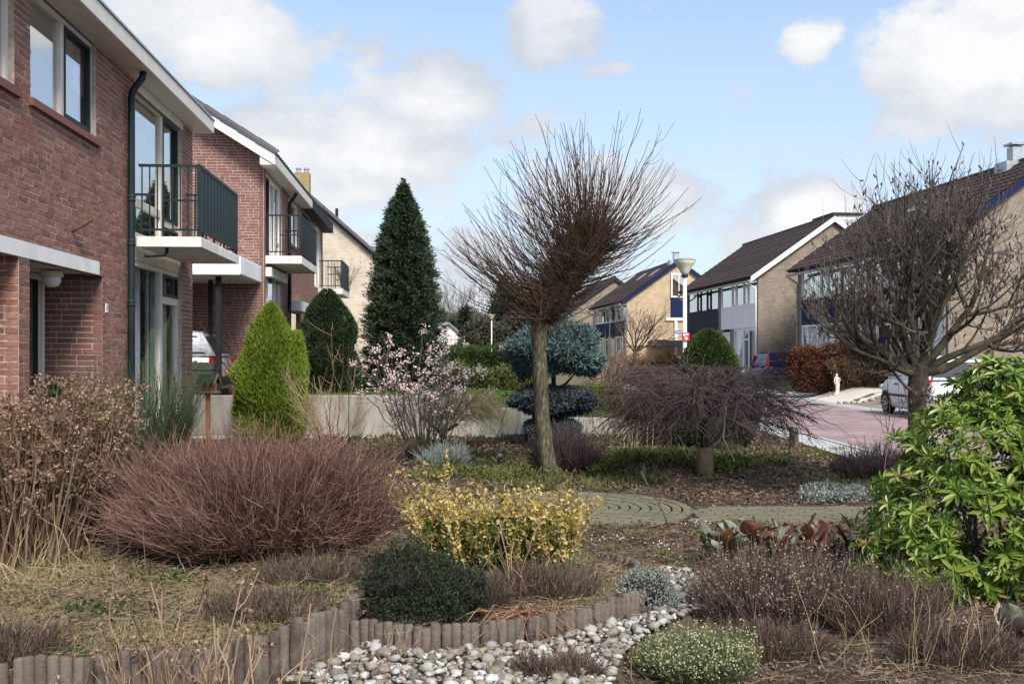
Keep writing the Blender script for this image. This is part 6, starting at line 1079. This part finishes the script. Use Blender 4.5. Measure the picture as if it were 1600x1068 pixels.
s = Soup(); s.box(-.11, .11, .075, .085, .99, 1.12); s.build('back_board', MT['cedar'], t); grn = mat('green_roof_felt', (.035, .065, .035), .95, 30, .3)
for sg_ in (-1, 1):
    s = Soup(); s.add([(-.15, sg_ * .17, 1.105), (.15, sg_ * .17, 1.105), (.15, 0, 1.245), (-.15, 0, 1.245), (-.15, sg_ * .175, 1.12), (.15, sg_ * .175, 1.12), (.15, 0, 1.262), (-.15, 0, 1.262)], [(0, 1, 2, 3), (4, 5, 6, 7), (0, 1, 5, 4), (3, 2, 6, 7), (0, 3, 7, 4), (1, 2, 6, 5)]); s.build('roof_board', grn, t, fix=True)
    for xx in (-.165, .15):
        s = Soup(); s.add([(xx, sg_ * .19, 1.085), (xx + .016, sg_ * .19, 1.085), (xx + .016, 0, 1.245), (xx, 0, 1.245), (xx, sg_ * .20, 1.115), (xx + .016, sg_ * .20, 1.115), (xx + .016, 0, 1.28), (xx, 0, 1.28)], [(0, 1, 2, 3), (4, 5, 6, 7), (0, 1, 5, 4), (3, 2, 6, 7), (0, 3, 7, 4), (1, 2, 6, 5)]); s.build('barge_board', MT['cedar'], t, fix=True)
s = Soup(); s.tube([(-.17, -.13, .972), (.19, -.13, .972)], .014, 8); s.build('perch', MT['cedar'], t); s = Soup(); s.tube([(.05, 0, .0), (.03, 0, .12), (.0, 0, .2)], [.05, .03, .01], 7); s.build('ground_peg', MT['cedar'], t)
x, y = (320 - 800) * .0126, 1600 * .0126; t = thing('fence_panel', 'low fence panel of weathered dark boards standing on the wall', 'fence', (x, y, .60))
for q in range(5): s = Soup(); o = .012 if q % 2 else -.012; s.box(-.42, .26, o - .011, o + .011, .02 + q * .165, .02 + q * .165 + .145); s.build('board', MT['wood'], t)
for xx in (-.2, .16): s = Soup(); s.box(xx - .03, xx + .03, .03, .07, -.05, .86); s.build('fence_post', MT['wood'], t)
x, y = G(1240, 706, .05); t = thing('wooden_post', 'short weathered wooden post at the pavement under the weeping twigs', 'post', (x, y, 0)); s = Soup(); s.tube([(0, 0, -.1), (.01, 0, .22), (0, 0, .43), (.003, 0, .445)], [.075, .072, .07, .055], 9); s.build('shaft', MT['bark'], t, smooth=False)
x, y = G(884, 792); t = thing('edging_block', 'short square concrete block at the rim of the round paving', 'block', (x + .02, y, 0)); s = Soup(); s.extrude([(-.09, -.09), (.09, -.09), (.10, -.08), (.10, .08), (.09, .09), (-.09, .09)], 2, -.05, .17); s.build('block_body', MT['palisade'], t, fix=True)
# garden statue
x, y = (1308 - 800) * .0222, 1600 * .0222; t = thing('garden_statue', 'cream stone statue of a standing draped figure on white gravel', 'statue', (x, y, on(x, y, .02)))
secs = [(0, .085, .075, 0), (.03, .085, .075, 0), (.035, .07, .06, 0), (.15, .068, .056, .0), (.28, .075, .058, .008), (.36, .08, .062, .012), (.42, .068, .054, .008), (.47, .062, .05, .0), (.53, .078, .054, -.006), (.575, .066, .046, -.006), (.59, .03, .028, -.004), (.605, .024, .024, -.004), (.62, .036, .036, -.006), (.65, .042, .045, -.008), (.675, .036, .040, -.008), (.69, .012, .014, -.008)]
n = 14; s = Soup(); s.add([(math.cos(a) * rx + ox + .012 * math.sin(zz * 9), math.sin(a) * ry * (1 + .05 * math.sin(a * 5) * (zz < .4)), zz) for zz, rx, ry, ox in secs for a in np.linspace(0, 2 * np.pi, n, endpoint=False)], [(k * n + q, k * n + (q + 1) % n, (k + 1) * n + (q + 1) % n, (k + 1) * n + q) for k in range(len(secs) - 1) for q in range(n)]); s.tube([(.07, 0, .55), (.095, -.02, .47), (.06, -.055, .41), (.01, -.06, .44)], [.02, .02, .016, .012], 7); s.tube([(-.075, 0, .55), (-.10, -.01, .46), (-.085, -.02, .36), (-.07, -.03, .31)], [.02, .019, .015, .01], 7); s.build('figure', MT['stone'], t, smooth=True)
s = Soup(); s.box(-.12, .12, -.10, .10, -.03, .001); s.build('plinth', MT['stone'], t)
x, y = x - .26, y; t = thing('garden_lantern', 'small dark lantern standing beside the statue', 'lantern', (x, y, on(x, y, .02))); s = Soup(); s.box(-.04, .04, -.04, .04, 0, .03); s.box(-.035, .035, -.035, .035, .12, .14); s.build('frame', MT['zinc'], t); s = Soup(); s.box(-.03, .03, -.03, .03, .03, .12); s.build('glass', MT['glass'], t)
# border stones along the gravel bed
for q in range(14):
    o = link('border_stone', PM[q % 10], None); xx = 10.35 + q * .20; yy = 32.40 - .02 * q; o.location = (xx, yy, on(xx, yy, .05)); o.scale = [random.uniform(.07, .12)] * 3; o.rotation_euler = (0, 0, q); tag(o, 'grey border stone in the row edging the cream gravel bed', 'stone', 'border stones of the gravel bed')
# small bare street tree, bushes, distant trees
x, y = (992 - 800) * .034, 1600 * .034; t = plant('street_tree', 'small bare spreading tree before the yellow brick gable', 'tree', x, y, z=0); stem(t, [(0, 0, -.1), (.02, 0, .9), (0, 0, 1.75)], [.14, .11, .11], MT['barkgreen']); out = {}
for a, e in ((3.1, .9), (.1, .8), (1.2, 1.0), (-1.4, 1.0), (2.2, 1.2), (.0, .5), (-.7, .8)): grow((0, 0, 1.65), (math.cos(a) * math.cos(e), math.sin(a) * math.cos(e), math.sin(e)), 1.25, .05, 4, [4, 4, 4, 3], out, .15, .55, .66, .6)
limbs_mesh(t, out, MT['barkgreen'], 'limbs', [0, 1]); limbs_mesh(t, out, MT['greytwig'], 'twigs', [2, 3, 4], (5, 4, 3, 3, 3, 3), 'stuff')
def bush(label, x, y, h, r, n, m, z=None, th=.008): 
    t = plant('bare_bush', label, 'shrub', x, y, None, z); a = rng.uniform(0, 6.28, n); d = unit(np.stack([np.cos(a) * .6, np.sin(a) * .5, rng.uniform(.7, 1.6, n)], 1)); P = arcs(n, 6, np.stack([np.cos(a) * r * .25, np.sin(a) * r * .25, np.zeros(n)], 1), d, h * rng.uniform(.6, 1.1, n), rng.normal(0, .1, (n, 3)), .03); s = Soup(); V, F = tubes(P, taper(n, 6, th, th * .4), 4); s.add(V, F); Q = sidetwigs(P, n * 8, h * .12, h * .35, 4, .7, .2, .25, 1); V, F = tubes(Q, taper(len(Q), 4, th * .5, th * .3), 3); s.add(V, F); s.build('twigs', m, t, 'stuff')
bush('bare straw-brown bush behind the blue juniper ball', 2.9, 33, 2.0, .8, 40, MT['tan'], .1); bush('bare reddish bush by the far terrace', 3.9, 48, 2.4, 1.0, 40, MT['greytwig'], .1); bush('leafless creeper bush between the terraces', 12.0, 42.9, 1.9, .6, 40, MT['redtwig'], .3); bush('bare rose bush before the blue people carrier', 9.9, 42.5, .9, .5, 26, MT['greytwig'], .1); bush('brown twiggy shrub behind the lime conifer', -5.0, 20.6, 1.75, .5, 40, MT['redtwig'], .6); bush('bare orange-flowered climber on the third balcony', -5.55, 34.4, 1.0, .3, 14, MT['redtwig'], 3.66)
def fartree(label, px, k, h, kind, r, base=0):
    x, y = (px - 800) * k, 1600 * k; t = thing('far_tree', label, 'tree', (x, y, base), 0, 'far trees at the end of the street')
    if kind == 'con': stem(t, [(0, 0, 0), (0, 0, h * .9)], [.2, .04], MT['barkgreen'], sides=6); prof_foliage(t, MT['fardark'], h, [(0, r * .9), (.15, r), (.5, r * .62), (.8, r * .3), (1, .05)], 5000, .55, .18, int(px), .16, .1, .5, .2, 4, 'crown', .3)
    elif kind == 'ever': stem(t, [(0, 0, 0), (0, 0, h * .6)], [.25, .08], MT['barkgreen'], sides=6); blob(t, MT['farolive'], (0, 0, h * .55), (r, r, h * .47), 8000, .45, .2, .3, 3, .2, .2, .6, int(px), name='crown')
    else:
        stem(t, [(0, 0, 0), (0, 0, h * .4)], [.22, .13], MT['farwood'], sides=6); out = {}
        for a in range(6): grow((0, 0, h * .3 + a * .15), (math.cos(a * 1.05) * .5, math.sin(a * 1.05) * .5, .85), h * .34, .09, 4, [3, 4, 4, 3], out, .2, .5, .66, .6)
        limbs_mesh(t, out, MT['farwood'], 'crown', [0, 1, 2, 3, 4], (5, 4, 3, 3, 3, 3), 'stuff')
fartree('dark pointed narrow far conifer near the slim white lamp', 726, .072, 6.6, 'con', 1.3); fartree('second far conifer beside the small grey-roofed house', 706, .078, 5.4, 'con', 1.4); fartree('broad dark far conifer behind the slim lamp', 786, .068, 9.2, 'con', 2.6); fartree('rounded olive far tree beside the broad dark conifer', 812, .064, 5.6, 'ever', 2.4); fartree('low olive far tree behind the tall hedge', 760, .060, 4.4, 'ever', 2.2); fartree('yellow-green far bush beside the small house', 735, .05, 2.8, 'ever', .9)
fartree('bare far tree above the small grey-roofed house', 712, .085, 10.5, 'bare', 3); fartree('bare far tree between the conifers', 748, .082, 10.5, 'bare', 3); fartree('bare far tree rising behind the broad conifer', 800, .09, 9.8, 'bare', 3); fartree('bare far tree near the end of the terrace', 850, .085, 7.5, 'bare', 3); fartree('bare far tree showing beside the fir outline', 690, .08, 8.6, 'bare', 3)
for q, px in enumerate((600, 640, 670, 690, 730, 770, 800, 830, 855, 880, 905)): 
    fartree(['far wood tree behind the fir', 'far wood tree beside the fir trunk', 'far wood tree touching the fir outline', 'far wood tree above the white wall', 'far wood tree over the hedge', 'far wood tree above the lamp', 'far wood tree over the slim pole', 'far wood tree behind the pollard', 'far wood tree beyond the juniper ball', 'far wood tree beside the terrace end', 'far wood tree touching the last terrace'][q], px, .105 + .004 * (q % 3), 7 + (q * 37 % 5) * .6, 'ever', 4.5)
# faded plume spikes of the buddleia at the right edge
x, y = 3.35, 7.6; t = plant('buddleia', 'buddleia with faded dark brown plumes leaning over the pieris', 'shrub', x, y); st = [[(0, 0, 0), (.1, 0, .8), (.28, 0, 1.35), (.50, 0, 1.62)], [(0, 0, 0), (.1, 0, .6), (.3, 0, 1.0), (.45, 0, 1.12)]]
for P in st: stem(t, P, [.014, .011, .007, .004], MT['tan'], 'stem', 6)
for c0, c1 in (((.50, 0, 1.64), (.16, 0, 1.58)), ((.72, 0, 1.42), (.36, 0, 1.36)), ((.62, .0, 1.20), (.20, 0, 1.22)), ((-.10, -.25, 1.27), (-.36, -.3, 1.20))):
    n = 900; u = rng.uniform(0, 1, n); c0, c1 = np.array(c0), np.array(c1); pos = c0 * (1 - u[:, None]) + c1 * u[:, None] + [0, 0, .05] * np.sin(u * 3.1)[:, None] + rng.normal(0, .016, (n, 3)) * (1.1 - .7 * u)[:, None]; V, F = leaves(pos, rng.normal(0, 1, (n, 3)), .013, .008); part(t, 'plume', V, F, MT['heath'], 'stuff')
b = rng.normal(0, .12, (160, 3)) * [1.8, .6, 1.4] + [.45, 0, .95]; V, F = leaves(b, rng.normal(0, 1, (160, 3)) - [0, 0, .6], .10, .028, six=True); part(t, 'leaves', V, F, MT['bergg'], 'stuff')
